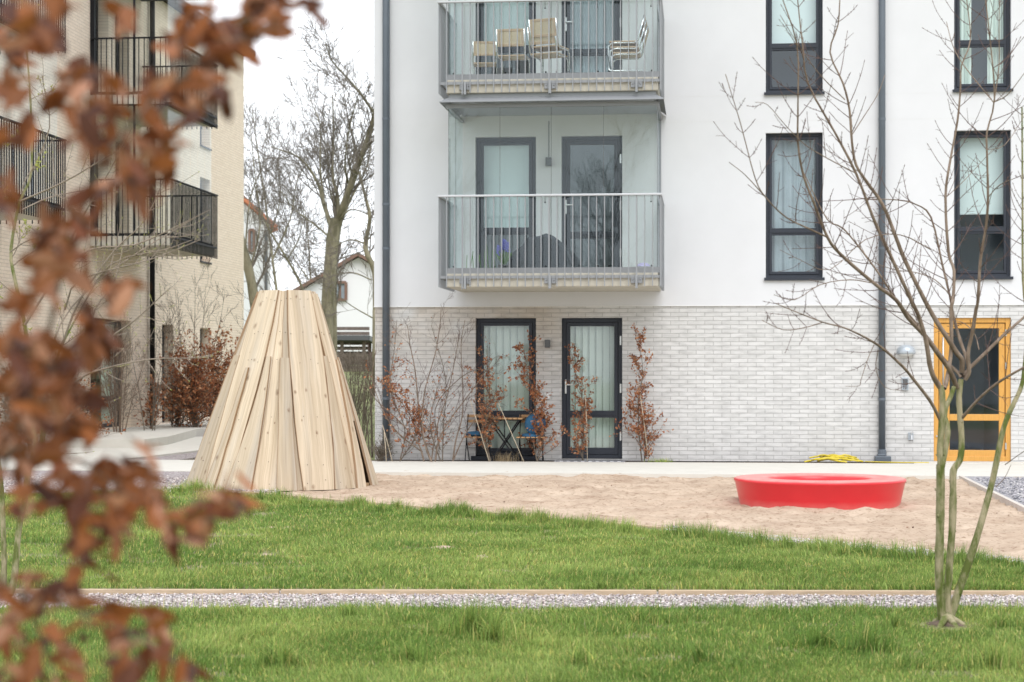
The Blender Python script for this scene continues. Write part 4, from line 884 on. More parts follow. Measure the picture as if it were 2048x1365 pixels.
def bistro_chair(x, sgn, label):
    t = thing('bistro_chair', label, 'chair', (x, YT, .03), 'bistro chairs at the folding table')
    sz = tz(1000, 874)
    s = MB()
    for i in range(6): a = -.19+.076*i; s.box(x+a-.03, x+a+.03, YT-.19, YT+.19, sz-.012, sz+.006)
    s.build('seat', M['slat'], t, bevel=.003)
    b = MB()
    for zz in (tz(1000, 833), tz(1000, 843.5)): b.box(x-.205, x+.205, YT+.19, YT+.212, zz-.022, zz+.022)
    b.build('backrest', M['slat'], t, bevel=.003)
    for xx in (x-.185, x+.185):
        l_ = MB(); l_.bar((xx, YT+.20, tz(1000, 829)), (xx, YT-.20, .03), .014, .014, (1, 0, 0)); l_.build('leg', M['black'], t)
        xx += .016 if xx < x else -.016
        l_ = MB(); l_.bar((xx, YT-.17, sz-.015), (xx, YT+.2, .03), .014, .014, (1, 0, 0)); l_.build('leg', M['black'], t)
    l_ = MB(); l_.bar((x-.18, YT-.12, .24), (x+.18, YT-.12, .24), .01, .01); l_.build('crossbar', M['black'], t)
    return sz
xa1 = tx(957); xa2 = tx(1063)
# the left chair shows from the side rail, its back towards the table's far left
sz = bistro_chair(xa1, -1, 'wooden slatted bistro chair left of the folding table'); bistro_chair(xa2, 1, 'wooden slatted bistro chair right of the folding table')
# backrests facing the viewer
mb = MB(); mb.ball((xa1-.02, YT, sz+.045), (.19, .19, .045), 18, 8); tag(mb.build('seat_cushion', M['blue'], smooth=True), 'flat blue cushion on the left bistro chair', 'cushion', 'blue cushions')
mb = MB(); mb.ball((xa2+.02, YT-.0, sz+.02), (.19, .19, .05), 18, 8); tag(mb.build('seat_cushion', M['blue'], smooth=True), 'flat blue cushion on the right bistro chair seat', 'cushion', 'blue cushions')
mb = MB(); mb.ball((xa2+.07, YT-.10, sz+.20), (.17, .07, .17), 18, 10); tag(mb.build('seat_cushion', M['blue'], smooth=True), 'round blue cushion leaning upright on the right bistro chair', 'cushion', 'blue cushions')

# yellow hose
hs_ = MB(); r_ = random.Random(4); base = (wx(1595), wx(1730))
for k in range(9):
    pts = []; a = r_.uniform(base[0], base[0]+.35); b = r_.uniform(base[1]-.35, base[1])
    for i in range(15):
        t = i/14; pts.append((a+(b-a)*t, 28.72+.1*math.sin(t*5+k)+.02*k, .055+.012*k*.6+.055*math.sin(t*math.pi)*r_.uniform(.5, 1)))
    hs_.tube(pts, .014, 6)
hs_.tube([(wx(1725), 28.75, .06), (wx(1760), 28.72, .055), (wx(1800), 28.70, .052), (wx(1850), 28.70, .052)], .009, 6)
tag(hs_.build('garden_hose', M['yellow'], smooth=True), 'yellow garden hose coiled loosely at the foot of the brick wall', 'hose')

# ------------------------------------------------------------------ wooden teepee
TCX, TCY = TC; TH_ = Zp(574, 583, 23.1)[2]; RB = 187/FPX*23.1; RT = 54/FPX*23.1; tcx_top = Zp(574, 583, 23.1)[0]-TCX
tp_ = thing('wooden_teepee', 'tall cone shaped playhouse of overlapping pine boards standing at the sand edge', 'playhouse', (TCX, TCY, 0))
vdir = math.atan2(-TCY, -TCX)                  # direction from the cone towards the camera
def cone(phi, h, off):                         # phi measured from the camera side, to the right positive
    R = RB+(RT-RB)*h+off; a = vdir+math.radians(phi)
    return np.array([TCX+R*math.cos(a)+tcx_top*h, TCY+R*math.sin(a), TH_*h])
def plank(t0, t1, b0, b1, off, h0, h1, th=.028, name='plank', split=1):
    hs2 = np.linspace(h0, h1, 7); mb = MB(); mb.g = []
    L = (h1-h0)*math.hypot(TH_, RB-RT)
    rr = random.Random(int(b0*13+t0*7+off*1000)); wob = [rr.uniform(-.004, .004) for _ in hs2]; tiltp = rr.uniform(-.006, .006)
    for i, h in enumerate(hs2):
        q = (h-h0)/(h1-h0)
        p0 = b0+(t0-b0)*q; p1 = b1+(t1-b1)*q
        P0 = cone(p0, h, off*1.25+tiltp); P1 = cone(p1, h, off*1.25-tiltp)
        nm = (P0+P1)/2-np.array([TCX, TCY, TH_*h]); nm[2] = 0; nm /= np.linalg.norm(nm)
        tt = (P1-P0)/np.linalg.norm(P1-P0)
        P0 = P0+tt*wob[i]*2; P1 = P1+tt*wob[-i]*2
        w = np.linalg.norm(P1-P0)
        ew = min(.011, w*.2)
        for P_, u in ((P0-nm*th/2, 0), (P1-nm*th/2, w), (P1+nm*th/2-tt*.0, w), (P1+nm*th/2-tt*ew, w-ew), (P0+nm*th/2+tt*ew, ew), (P0+nm*th/2, 0)):
            mb.v.append(tuple(P_)); mb.g.append((u-w/2, q*L, 0))
        # two more rows of points inside the board keep the darker edge narrow
    for i in range(6):
        for j in range(6): mb.f.append((i*6+j, i*6+(j+1) % 6, (i+1)*6+(j+1) % 6, (i+1)*6+j))
    mb.f.append((5, 4, 3, 2, 1, 0)); mb.f.append((36, 37, 38, 39, 40, 41))
    o = mb.build(name, M['wood'], tp_)
    at = o.data.attributes.new('ed', 'FLOAT', 'POINT'); at.data.foreach_set('value', np.array([1, 1, 1, 0, 0, 1]*7, 'f'))
    return o
# (top edges, bottom edges, offset, from, to); phi by hand for the side we see, regular behind
plank(-62, -16, -51, -33, .028, 0.012, 1.0)
plank(-100, -60, -78, -50, .0, 0.012, .997)
plank(-17, -10, -34, -16.5, .0, 0.01, .999); plank(-11, -4, -17.5, -2, .0, 0.011, .996); plank(-5, 1, -3, 13.5, .004, 0.012, .998)
plank(0, 50, 12.5, 31.5, .03, 0.01, 1.0)
plank(48, 82, 30, 49, .002, 0.011, .998); plank(70, 92, 50, 56, .004, 0.012, .996) if False else None
hE = .34
plank(68, 112, 67, 108, .0, hE, .998)           # above the opening
plank(48, 68, 46.5, 56.5, .03, 0.01, .985); plank(66, 84, 62, 74, .024, hE, .97)
# short boards, butted at two thirds
plank(-70, -57, -76, -50, .034, 0.012, .672); plank(-20, -14.5, -34, -17, .03, .013, .665); plank(-5, 5, -2.5, 9.5, .036, .01, .658); plank(-41, -38, -50, -42, .036, .011, .61)
plank(44, 50, 31.5, 47, .034, .011, .668); plank(64, 71, 48, 57.5, .046, 0.008, .65); 
plank(77, 88, 66, 85, .034, 0.012, .662)       # board on the far side of the opening
plank(90, 112, 84, 121, .006, 0.012, .99); plank(-125, -98, -104, -77, .018, .012, .998)
a = 112
while a < 238: plank(a-3, a+21, a+1 if a < 130 else a-1, a+20, .002+.02*((int(a)//20) % 2), 0.012, .998); a += 20
# inner frame
for h in (.12, .5, .93):
    mb = MB()
    for i in range(16):
        a0_ = i*22.5; a1_ = a0_+22.5
        if h < .3 and 45 < (a0_+11) % 360 < 90: continue
        mb.bar(cone(a0_, h, -.05), cone(a1_, h, -.05), .045, .07)
    mb.build('frame_ring', M['woodin'], tp_)
mb = MB(); mb.bar(cone(56, .012, -.03), cone(68, .012, -.03), .09, .08); mb.build('threshold', M['woodin'], tp_)
sc_ = MB(); rs = random.Random(5)
for h in (.05, .14, .36, .64, .78, .95):
    for ph in (-60, -42, -36, -28, -20, -8, -1, 5, 16, 27, 36, 45, 53):
        f_ = 1 if h < .66 else (1.4 if ph > 0 else 1.0)
        p0 = cone(ph*f_+rs.uniform(-1, 1), h+rs.uniform(-.01, .01), .045); sc_.ball(tuple(p0), .0048, 6, 4)
sc_.build('screws', M['black'], tp_)

# ------------------------------------------------------------------ red play ring
rg = MB(); Ht = .292; Ro = 337/2/FPX*20.15; Ri = .53
prof = [(Ro*.905, -.12), (Ro*.925, .0), (Ro*.985, Ht-.045), (Ro*.998, Ht-.03), (Ro, Ht-.018), (Ro*.993, Ht-.006), (Ro*.975, Ht+.001), (Ro*.80, Ht+.004), (Ri+.06, Ht+.003), (Ri+.03, Ht-.004), (Ri+.008, Ht-.02), (Ri, Ht-.045), (Ri-.03, 0.0), (Ri-.04, -.12)]
rg.lathe(prof, (RC[0], RC[1], 0), 96, closed=True)
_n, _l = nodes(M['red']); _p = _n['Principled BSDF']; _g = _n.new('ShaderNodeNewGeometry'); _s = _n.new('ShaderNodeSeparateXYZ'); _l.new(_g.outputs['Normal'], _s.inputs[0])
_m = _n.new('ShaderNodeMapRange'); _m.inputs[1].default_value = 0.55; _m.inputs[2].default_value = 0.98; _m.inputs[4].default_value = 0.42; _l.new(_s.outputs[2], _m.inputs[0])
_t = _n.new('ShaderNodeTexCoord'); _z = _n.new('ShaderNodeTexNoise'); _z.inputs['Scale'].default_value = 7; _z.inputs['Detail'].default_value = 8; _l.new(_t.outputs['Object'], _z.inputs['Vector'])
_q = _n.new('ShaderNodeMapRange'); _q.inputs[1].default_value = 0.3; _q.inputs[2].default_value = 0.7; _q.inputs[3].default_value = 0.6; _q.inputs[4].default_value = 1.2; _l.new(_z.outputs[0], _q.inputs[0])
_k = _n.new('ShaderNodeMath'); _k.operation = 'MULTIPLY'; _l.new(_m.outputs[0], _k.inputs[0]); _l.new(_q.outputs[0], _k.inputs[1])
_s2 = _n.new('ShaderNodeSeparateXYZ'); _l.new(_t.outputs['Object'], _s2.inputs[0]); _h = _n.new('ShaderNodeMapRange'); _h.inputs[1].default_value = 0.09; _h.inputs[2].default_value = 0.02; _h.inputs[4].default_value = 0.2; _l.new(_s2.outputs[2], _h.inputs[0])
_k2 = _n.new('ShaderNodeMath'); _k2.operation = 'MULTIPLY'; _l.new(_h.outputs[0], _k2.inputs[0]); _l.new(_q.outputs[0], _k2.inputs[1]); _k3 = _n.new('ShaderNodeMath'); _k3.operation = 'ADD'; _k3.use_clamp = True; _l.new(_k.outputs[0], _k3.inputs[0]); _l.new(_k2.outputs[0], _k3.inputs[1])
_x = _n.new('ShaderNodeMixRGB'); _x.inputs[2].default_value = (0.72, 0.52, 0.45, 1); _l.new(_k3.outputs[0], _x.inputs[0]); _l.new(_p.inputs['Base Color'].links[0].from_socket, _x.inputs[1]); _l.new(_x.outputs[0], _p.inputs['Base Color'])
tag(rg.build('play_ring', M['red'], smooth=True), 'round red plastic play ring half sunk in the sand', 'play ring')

# ------------------------------------------------------------------ plants: branches and leaves
def unit(v): return v/(np.linalg.norm(v)+1e-9)
def smooth_line(pts, k=3):
    """Catmull-Rom through traced points"""
    P = np.array(pts, float)
    if len(P) < 3: return P
    Q = np.vstack([2*P[0]-P[1], P, 2*P[-1]-P[-2]]); o = []
    for i in range(1, len(Q)-2):
        for j in range(k):
            t = j/k; o.append(.5*((2*Q[i])+(-Q[i-1]+Q[i+1])*t+(2*Q[i-1]-5*Q[i]+4*Q[i+1]-Q[i+2])*t*t+(-Q[i-1]+3*Q[i]-3*Q[i+1]+Q[i+2])*t**3))
    o.append(Q[-2]); return np.array(o)
def grow(mb, p, d, L, r, lvl, R, cfg, tips=None, buds=None):
    n = cfg.get('seg', 5); pts = [np.array(p, float)]; d = unit(np.array(d, float)); c = R.normal(0, cfg['curve'], 3)
    for i in range(n):
        d = unit(d + c/n + R.normal(0, cfg['wob'], 3) + np.array([0, 0, cfg['up']/n])); pts.append(pts[-1]+d*L/n)
    rr = np.linspace(r, max(r*cfg.get('tap', .35), cfg['rmin']), n+1)
    mb.tube(pts, rr, 5 if r > cfg['rmin']*4 else 3, cap=False)
    if tips is not None: tips.append((pts, lvl))
    if lvl <= 0: return
    m = cfg['kids'][lvl-1] if isinstance(cfg['kids'], (list, tuple)) else cfg['kids']
    for j in range(m):
        t = R.uniform(.2, .97) if m > 1 else .6; k = t*n; i = min(int(k), n-1); q = pts[i]+(pts[i+1]-pts[i])*(k-i)
        dd = unit(pts[i+1]-pts[i]); ax = unit(np.cross(dd, R.normal(0, 1, 3))); an = R.uniform(*cfg['ang'])
        nd = dd*math.cos(an)+ax*math.sin(an)
        grow(mb, q, nd, L*R.uniform(*cfg['len']), max(rr[i]*.55, cfg['rmin']), lvl-1, R, cfg, tips, buds)
def along(mb, pts, rad, n, L, lvl, R, cfg, t0=.1, t1=.98, tips=None, spread=1.0, rf=.45):
    P = np.array(pts); m = len(P)-1
    for j in range(n):
        t = t0+(t1-t0)*(j+R.random())/n; k = t*m; i = min(int(k), m-1); q = P[i]+(P[i+1]-P[i])*(k-i); dd = unit(P[i+1]-P[i])
        ax = unit(np.cross(dd, R.normal(0, 1, 3)*np.array([1, spread, 1]))); an = R.uniform(*cfg['ang']); rr = rad[i]*rf
        grow(mb, q, dd*math.cos(an)+ax*math.sin(an), L*R.uniform(.5, 1.1)*(1-.4*t), max(rr, cfg['rmin']), lvl, R, cfg, tips)

def leafset(P, D, S, R, cols, fold=.35, curl=.5):
    """folded, curled leaves: 3x3 vertex patches with pointed ends; P centre of the base, D direction, S length"""
    n = len(P); D = D/np.linalg.norm(D, axis=1)[:, None]
    Nn = R.normal(0, 1, (n, 3)); A = np.cross(D, Nn); A /= np.linalg.norm(A, axis=1)[:, None]+1e-9; B = np.cross(A, D)
    ts = np.array([0, .22, .5, .78, 1.0]); ws = np.array([.02, .16, .21, .14, .01]); V = []
    cu = R.uniform(-curl, curl, n); fo = R.uniform(.1, 1, n)*fold
    for t, w in zip(ts, ws):
        c = P + D*(S*t*(1-.1*np.abs(cu)))[:, None] + B*(S*cu*t*t*.6)[:, None]
        for s in (-1, 0, 1):
            V.append(c + A*(S*w*s*np.cos(fo*1.2))[:, None] + B*(S*w*abs(s)*np.sin(fo*1.2) + S*.04*np.sin(t*9+s*2+fo*9))[:, None])
    V = np.stack(V, 1).reshape(-1, 3); b = 15*np.arange(n)[:, None]; F = []
    for i in range(4):
        for j in range(2): F.append(b+np.array([i*3+j, i*3+j+1, (i+1)*3+j+1, (i+1)*3+j]))
    C = np.array(cols)[R.integers(0, len(cols), n)]*(.75+.5*R.random((n, 1)))
    return V, np.concatenate(F, 0), np.repeat(C, 15, 0)
def leafset_small(P, D, S, R, cols):
    n = len(P); D = D/np.linalg.norm(D, axis=1)[:, None]; A = np.cross(D, R.normal(0, 1, (n, 3))); A /= np.linalg.norm(A, axis=1)[:, None]+1e-9; B = np.cross(A, D)
    h = (S*.32)[:, None]; f = (S*R.uniform(0, .25, n))[:, None]; m = P+D*(S*.5)[:, None]
    V = np.stack([P, m-A*h+B*f, P+D*S[:, None]+B*(S*R.uniform(-.3, .3, n))[:, None], m+A*h+B*f], 1).reshape(-1, 3)
    b = 4*np.arange(n)[:, None]; F = np.concatenate([b+np.array([0, 1, 2]), b+np.array([0, 2, 3])], 0)
    C = np.array(cols)[R.integers(0, len(cols), n)]*(.7+.6*R.random((n, 1)))
    return V, F, np.repeat(C, 4, 0)
BR = [(0.42, 0.165, 0.07), (0.50, 0.22, 0.10), (0.32, 0.115, 0.05), (0.56, 0.31, 0.17), (0.36, 0.13, 0.055), (0.22, 0.08, 0.04)]

def pairs(mb, bud, S, rr, step, L, R, t0=.15, rmin=.0016, up=.9, rtw=.0027):
    P = np.array(S); seg = np.linalg.norm(P[1:]-P[:-1], axis=1); cum = np.concatenate([[0], np.cumsum(seg)]); tot = cum[-1]; d = tot*t0+step*R.random()
    while d < tot*.985:
        i = min(int(np.searchsorted(cum, d)-1), len(P)-2); q = P[i]+(P[i+1]-P[i])*((d-cum[i])/seg[i]); t = unit(P[i+1]-P[i]); A = unit(np.cross(t, R.normal(0, 1, 3)*[1, 1.2, 1]))
        f = d/tot
        for sg in (-1, 1):
            if R.random() < .22: continue
            Lg = L*R.uniform(.25, 1.0)**1.3*(1.15-.55*f); an = R.uniform(.75, 1.15); dd = t*math.cos(an)+A*sg*math.sin(an); pts = [q]; n = 6; bend = R.uniform(.1, up)
            for k in range(n): dd = unit(dd+np.array([0, 0, bend/n])+R.normal(0, .04, 3)); pts.append(pts[-1]+dd*Lg/n)
            r0 = min(rr[i]*.6, rtw*(.6+Lg)); rs_ = np.linspace(r0, rmin*.75, n+1); mb.tube(pts, rs_, 4, cap=False)
            for k in range(1, n+1):                 # bud pairs, now and then a short spur
                if R.random() < .35 and k < n: continue
                tt = unit(pts[k]-pts[k-1]); sp = unit(np.cross(tt, R.normal(0, 1, 3)))
                if k == n: bud.tube([pts[k], pts[k]+tt*.013], [.0023, .001], 4); continue
                for g in (-1, 1):
                    ln_ = R.uniform(.02, .16)*Lg*1.6 if R.random() < .4 else .009
                    e = pts[k]+(tt*.75+sp*g*.65)*ln_; (mb if ln_ > .02 else bud).tube([pts[k], (pts[k]+e)/2+[0, 0, ln_*.03], e], [rmin*.9, rmin*.8, rmin*.6], 3, cap=False)
        d += step*R.uniform(.6, 1.5)
# ---- the three-stemmed bare tree on the right, traced limb by limb
def traced(mb, line, t0, t1, r0, r1, sides=8, k=3, bend=0.0, knots=None, R=None):
    n = len(line); P = np.array([Zp(x, y, t0+(t1-t0)*(i/(n-1))+bend*math.sin(i/(n-1)*math.pi)) for i, (x, y) in enumerate(line)])
    S = smooth_line(P, k); m = len(S)
    rr = np.linspace(r0, r1, m)
    if R is not None: rr = rr*(1+R.normal(0, .04, m))
    mb.tube(S, rr, sides, cap=False)
    if knots and R is not None:
        for j in range(knots):
            i = R.integers(2, m-2); a = R.random()*6.28; T_ = unit(S[i+1]-S[i-1]); A = unit(np.cross(T_, [.3, 1, .2])); B = np.cross(A, T_)
            q = S[i]+(A*math.cos(a)+B*math.sin(a))*rr[i]*.85; mb.ball(tuple(q), rr[i]*.40, 6, 4); mb.tube([q, q+(A*math.cos(a)+B*math.sin(a))*rr[i]*.5+np.array([0, 0, rr[i]*.3])], [rr[i]*.16, rr[i]*.1], 5)
    return S, rr
ZT_ = 10.25; u_ = 1/FPX*ZT_
TR = thing('bare_tree', 'three stemmed bare tree with mossy bark growing on the front lawn', 'tree', tuple(Zp(1892, 1240, ZT_)[:2])+(0.03,))
R = np.random.default_rng(11)
tk = MB(); lm = MB(); tw = MB(); bd = MB(); L = []
tr = lambda line, a, b, w0, w1, mb=tk, **kw: L.append(traced(mb, line, ZT_+a, ZT_+b, w0/2*u_, w1/2*u_, R=R, **kw)) or L[-1]
tr([(1886, 1252), (1881, 1200), (1878, 1150), (1880, 1060), (1881, 980), (1881, 930)], 0, -.05, 17, 17, knots=7)
tr([(1881, 932), (1880, 900), (1882, 869), (1884, 839), (1885, 810), (1884, 785), (1880, 772)], -.05, -.06, 13, 12, knots=3)
tr([(1883, 935), (1890, 900), (1895, 869), (1894, 850), (1889, 834), (1893, 812), (1901, 795), (1908, 774)], -.05, .08, 13, 9, knots=4)
tr([(1895, 1250), (1894, 1200), (1897, 1154), (1904, 1063), (1906, 1000), (1906, 950), (1910, 935), (1919, 922), (1923, 900), (1923, 869), (1920, 832), (1918, 794), (1922, 759)], .05, .12, 16, 11, knots=9)
tr([(1897, 1250), (1908, 1210), (1921, 1172), (1946, 1099), (1968, 1026), (1987, 953), (2004, 869), (2016, 832), (2030, 802), (2044, 769), (2050, 720), (2054, 640), (2046, 560), (2045, 400), (2044, 215)], .05, .3, 18, 3, knots=14)
_sm = MB(); _c = Zp(1893, 1244, ZT_); _rs = random.Random(3); _r = [.04+.07*_rs.random() for _ in range(22)]
for _k, _z, _e in ((1, .0365, 1), (.55, .05, 1)): _sm.v += [(_c[0]+_r[j]*_k*math.cos(j*.2856)*1.25, _c[1]-.03+_r[j]*_k*math.sin(j*.2856), _z) for j in range(22)]
_sm.v.append((_c[0], _c[1], .07)); _sm.f += [(j, (j+1) % 22, 22+(j+1) % 22, 22+j) for j in range(22)]+[(22+j, 22+(j+1) % 22, 44) for j in range(22)]
tag(_sm.build('tree_soil', M['soil'], smooth=True), kind='structure')
for q in ((1850, 1248), (1945, 1252), (1925, 1260), (1870, 1262)):
    P0 = Zp(1893, 1240, ZT_); P1 = np.array(G3(q[0], q[1], .03)); tk.tube(smooth_line([P0+[0, 0, .02], (P0+P1)/2+[0, 0, .0], P1-[0, 0, .03]]), np.linspace(.026, .008, 7), 6)
tk.ball(tuple(Zp(1893, 1248, ZT_)), (.05, .05, .06), 10, 6)
LB = lambda line, a, b, w0, w1, **kw: tr(line, a, b, w0, w1, mb=lm, sides=6, **kw)
S1 = LB([(1880, 775), (1867, 754), (1859, 727), (1852, 682), (1838, 635), (1822, 600), (1778, 505), (1748, 440), (1712, 347), (1669, 264), (1616, 167), (1605, 88), (1594, -10)], -.06, -.5, 11, 2)
S1b = LB([(1889, 778), (1894, 759), (1903, 695), (1902, 620), (1906, 600), (1908, 541), (1897, 505), (1891, 396), (1899, 330), (1915, 242), (1921, 176), (1923, 132), (1941, 79), (1932, -10)], .0, .55, 9, 2)
S2 = LB([(1924, 745), (1924, 720), (1914, 707), (1894, 675), (1874, 645), (1849, 600), (1809, 519), (1787, 462), (1765, 409), (1734, 365), (1712, 330), (1704, 286), (1699, 220), (1686, 167), (1660, 105), (1676, 50), (1680, -10)], .12, -.2, 11.5, 2)
S3 = LB([(1914, 776), (1899, 740), (1879, 712), (1852, 675), (1815, 635), (1792, 600), (1748, 567), (1682, 510), (1655, 475), (1629, 409), (1607, 352), (1596, 286), (1596, 198), (1594, 90), (1562, -10)], .1, -.8, 10.5, 1.8)
S3b = LB([(1655, 475), (1616, 457), (1572, 435), (1532, 396), (1510, 356), (1482, 251), (1451, 149)], -.55, -.9, 3.6, 1.4)
S3c = LB([(1532, 396), (1490, 350), (1458, 325)], -.7, -.8, 2.0, 1.2)
P1 = LB([(1922, 755), (1914, 744), (1889, 720), (1859, 680), (1826, 640), (1792, 600), (1765, 558), (1726, 505), (1686, 457), (1655, 440), (1620, 372), (1600, 330)], .12, .3, 7, 1.5)
P3 = LB([(1924, 752), (1937, 739), (1932, 715), (1919, 677), (1907, 632), (1899, 589), (1884, 527), (1862, 435), (1831, 409), (1790, 400), (1712, 398)], .12, .7, 9, 1.6)
P4 = LB([(1930, 760), (1938, 744), (1936, 707), (1944, 670), (1952, 620), (1956, 600), (1961, 519), (1972, 453), (1976, 396), (1974, 308), (1974, 264), (1989, 198), (1981, 88), (1970, -10)], .12, -.1, 9, 2.2)
P4b = LB([(1989, 198), (1998, 132), (1998, 60), (1999, -10)], -.1, -.2, 2.6, 1.4); P4c = LB([(1987, 205), (1928, 132), (1905, 90), (1893, 44)], -.1, .2, 2.4, 1.3); P4d = LB([(1987, 205), (2015, 190), (2050, 145)], -.1, -.3, 2.4, 1.3)
P5 = LB([(1937, 739), (1977, 700), (2011, 667), (2050, 633), (2080, 600)], .12, .5, 8, 4)
P6 = LB([(1925, 836), (1954, 802), (1994, 767), (2050, 734), (2090, 712)], .1, -.3, 6.5, 4)
P7 = LB([(1880, 840), (1860, 802), (1825, 757), (1805, 733), (1765, 697), (1740, 681), (1722, 671), (1688, 656), (1646, 645), (1604, 629), (1550, 607)], -.05, -.9, 7, 1.5)
P7b = LB([(1646, 645), (1608, 656), (1566, 660), (1524, 641)], -.7, -.9, 2.2, 1.2)
P8 = LB([(1899, 589), (1870, 560), (1830, 545), (1790, 540), (1740, 520), (1715, 480)], .35, .9, 2.5, 1.2)
Q1 = LB([(1958, 700), (1950, 670), (1930, 648), (1905, 640)], .0, .3, 2.4, 1.2)
Q2 = LB([(1756, 700), (1752, 740), (1770, 775), (1808, 782)], -.3, -.2, 2.0, 1.0); Q3 = LB([(1748, 690), (1735, 720), (1722, 760), (1718, 772), (1690, 773)], -.4, -.4, 1.8, 1.0)
Q4 = LB([(2010, 930), (2035, 912), (2060, 895)], .3, .1, 2.0, 1.2); Q5 = LB([(1992, 975), (2010, 955), (2022, 930)], .3, .3, 1.6, 1.0)
Q6 = LB([(1748, 567), (1700, 560), (1640, 570), (1590, 600), (1548, 590)], -.4, -.9, 2.4, 1.1); Q7 = LB([(1862, 500), (1800, 470), (1730, 480), (1660, 540), (1600, 520), (1560, 500)], .5, .0, 2.4, 1.1)
Q8 = LB([(1704, 270), (1730, 230), (1755, 190), (1770, 150)], -.2, 0, 2.0, 1.1); Q9 = LB([(1712, 347), (1660, 320), (1610, 290), (1570, 250), (1535, 210), (1510, 205)], -.4, -.9, 2.2, 1.0); Q10 = LB([(1690, 200), (1640, 150), (1600, 95), (1560, 30)], -.2, -.5, 2.2, 1.1)
Q11 = LB([(1976, 396), (2000, 370), (2048, 350)], -.05, -.4, 2.2, 1.2); Q12 = LB([(1972, 300), (2010, 290), (2050, 230)], -.05, .2, 1.8, 1.0); Q13 = LB([(1891, 396), (1930, 360), (1985, 300)], .4, .6, 1.8, 1.0)
tips = []
cfg = dict(seg=6, curve=.7, wob=.05, up=.7, rmin=.0017, kids=[3, 3], ang=(.5, 1.0), len=(.3, .5), tap=.6)
for (S, rr), n, Ln in ((S1, 12, .42), (S1b, 11, .4), (S2, 13, .42), (S3, 12, .42), (S3b, 9, .32), (P1, 9, .36), (P3, 9, .4), (P4, 12, .42), (P4b, 3, .3), (P4c, 3, .25), (P5, 5, .35), (P6, 4, .3), (P7, 12, .34), (P7b, 4, .2), (P8, 6, .3), (Q1, 3, .2), (Q2, 4, .16), (Q3, 4, .16), (Q6, 6, .2), (Q7, 7, .22), (Q9, 5, .2), (Q10, 4, .2), (Q11, 3, .2), (Q12, 3, .2), (Q13, 3, .18), (L[4], 10, .35)):
    pairs(tw, bd, S, rr, .095, Ln*1.15, R, .18 if S is not L[4][0] else .6)
for pts, lv in tips:                              # buds at twig nodes and tips
    for i in range(1, len(pts)):
        d_ = unit(pts[i]-pts[i-1]); s_ = unit(np.cross(d_, R.normal(0, 1, 3)))
        if i == len(pts)-1: bd.tube([pts[i], pts[i]+d_*.012], [.0024, .001], 4)
        elif R.random() < .8:
            for q in (-1, 1): bd.tube([pts[i], pts[i]+(d_*.6+s_*q*.8)*.008], [.0019, .0008], 3)
tk.build('trunk', M['bark'], TR, smooth=True); lm.build('limbs', M['limb'], TR, smooth=True); cw = tw.build('crown', M['twig'], TR); bd.build('buds', M['twig'], cw)

# ---- the pale young tree at the left edge
ZL = 11.6; u_ = 1/FPX*ZL
TL = thing('young_tree', 'young pale barked tree with yellow green buds behind the brown beech', 'tree', (Zp(20, 1170, ZL)[0], Zp(20, 1170, ZL)[1], .03))
R = np.random.default_rng(12); tk = MB(); lm = MB(); tw = MB(); bd = MB(); L2 = []
def t2(line, a, b, w0, w1, mb=None, sides=6, **kw):
    s_ = traced(mb or lm, line, ZL+a, ZL+b, w0/2*u_, w1/2*u_, sides=sides, R=R, **kw); L2.append(s_); return s_
t2([(20, 1190), (29, 1155), (37, 1063), (49, 1002), (60, 930), (85, 880), (80, 820), (60, 740), (50, 650), (30, 560), (22, 500), (40, 403), (62, 348), (62, 220), (50, 60), (40, -20)], 0, .6, 15, 3, tk, 8, knots=9)
t2([(6, 1200), (8, 1120), (6, 1050), (2, 960), (-20, 800), (-40, 600), (-30, 300), (-10, 100)], .1, .2, 15, 3, tk, 8, knots=4)
t2([(60, 930), (72, 880), (66, 850), (90, 780), (120, 700), (150, 640)], .1, .4, 10, 4, tk, 8)
for ln, a, b, w in (([(40, 403), (125, 366), (201, 322), (240, 300)], .4, -.3, 4), ([(62, 348), (99, 256), (88, 176), (84, 150)], .5, .2, 3), ([(100, 590), (135, 494), (183, 403), (220, 341), (264, 256)], .2, -.4, 5), ([(60, 850), (150, 765), (205, 739), (300, 719), (374, 717), (420, 712)], .1, -.8, 5),
    ([(90, 790), (172, 714), (234, 666), (271, 640), (341, 575)], .2, -.5, 6), ([(120, 700), (160, 600), (230, 500), (290, 440), (340, 330)], .3, 0, 5), ([(50, 650), (110, 560), (180, 500), (270, 490), (360, 450), (420, 420)], .2, -.3, 5), ([(80, 800), (120, 650), (200, 560), (300, 490), (400, 430)], .1, .3, 5),
    ([(85, 880), (120, 800), (170, 700), (190, 620), (230, 560), (250, 470)], .2, .6, 6), ([(44, 420), (100, 395), (180, 380), (240, 385)], .4, .9, 3), ([(20, 505), (60, 480), (130, 470)], .3, 0, 3), ([(150, 640), (220, 530), (330, 500), (385, 480)], .4, 0, 4), ([(130, 620), (160, 560), (300, 520), (400, 480)], .3, -.3, 4), ([(60, 940), (100, 890), (150, 820), (210, 790)], .1, .4, 4)):
    t2(ln, a, b, w, 1.5)
tips = []
for (S, rr) in L2[3:]: pairs(tw, bd, S, rr, .12, .45, R, .15)
along(tw, *L2[0], 10, .6, 2, R, cfg, .5, .98, tips); along(tw, *L2[2], 5, .5, 1, R, cfg, .3, .98, tips)
for pts, lv in tips:
    d_ = unit(pts[-1]-pts[-2]); bd.ball(tuple(pts[-1]), .006, 5, 4)
    if R.random() < .6:
        for q in range(3): e = unit(d_+R.normal(0, .6, 3)); bd.tube([pts[-1], pts[-1]+e*.02], [.004, .001], 4)
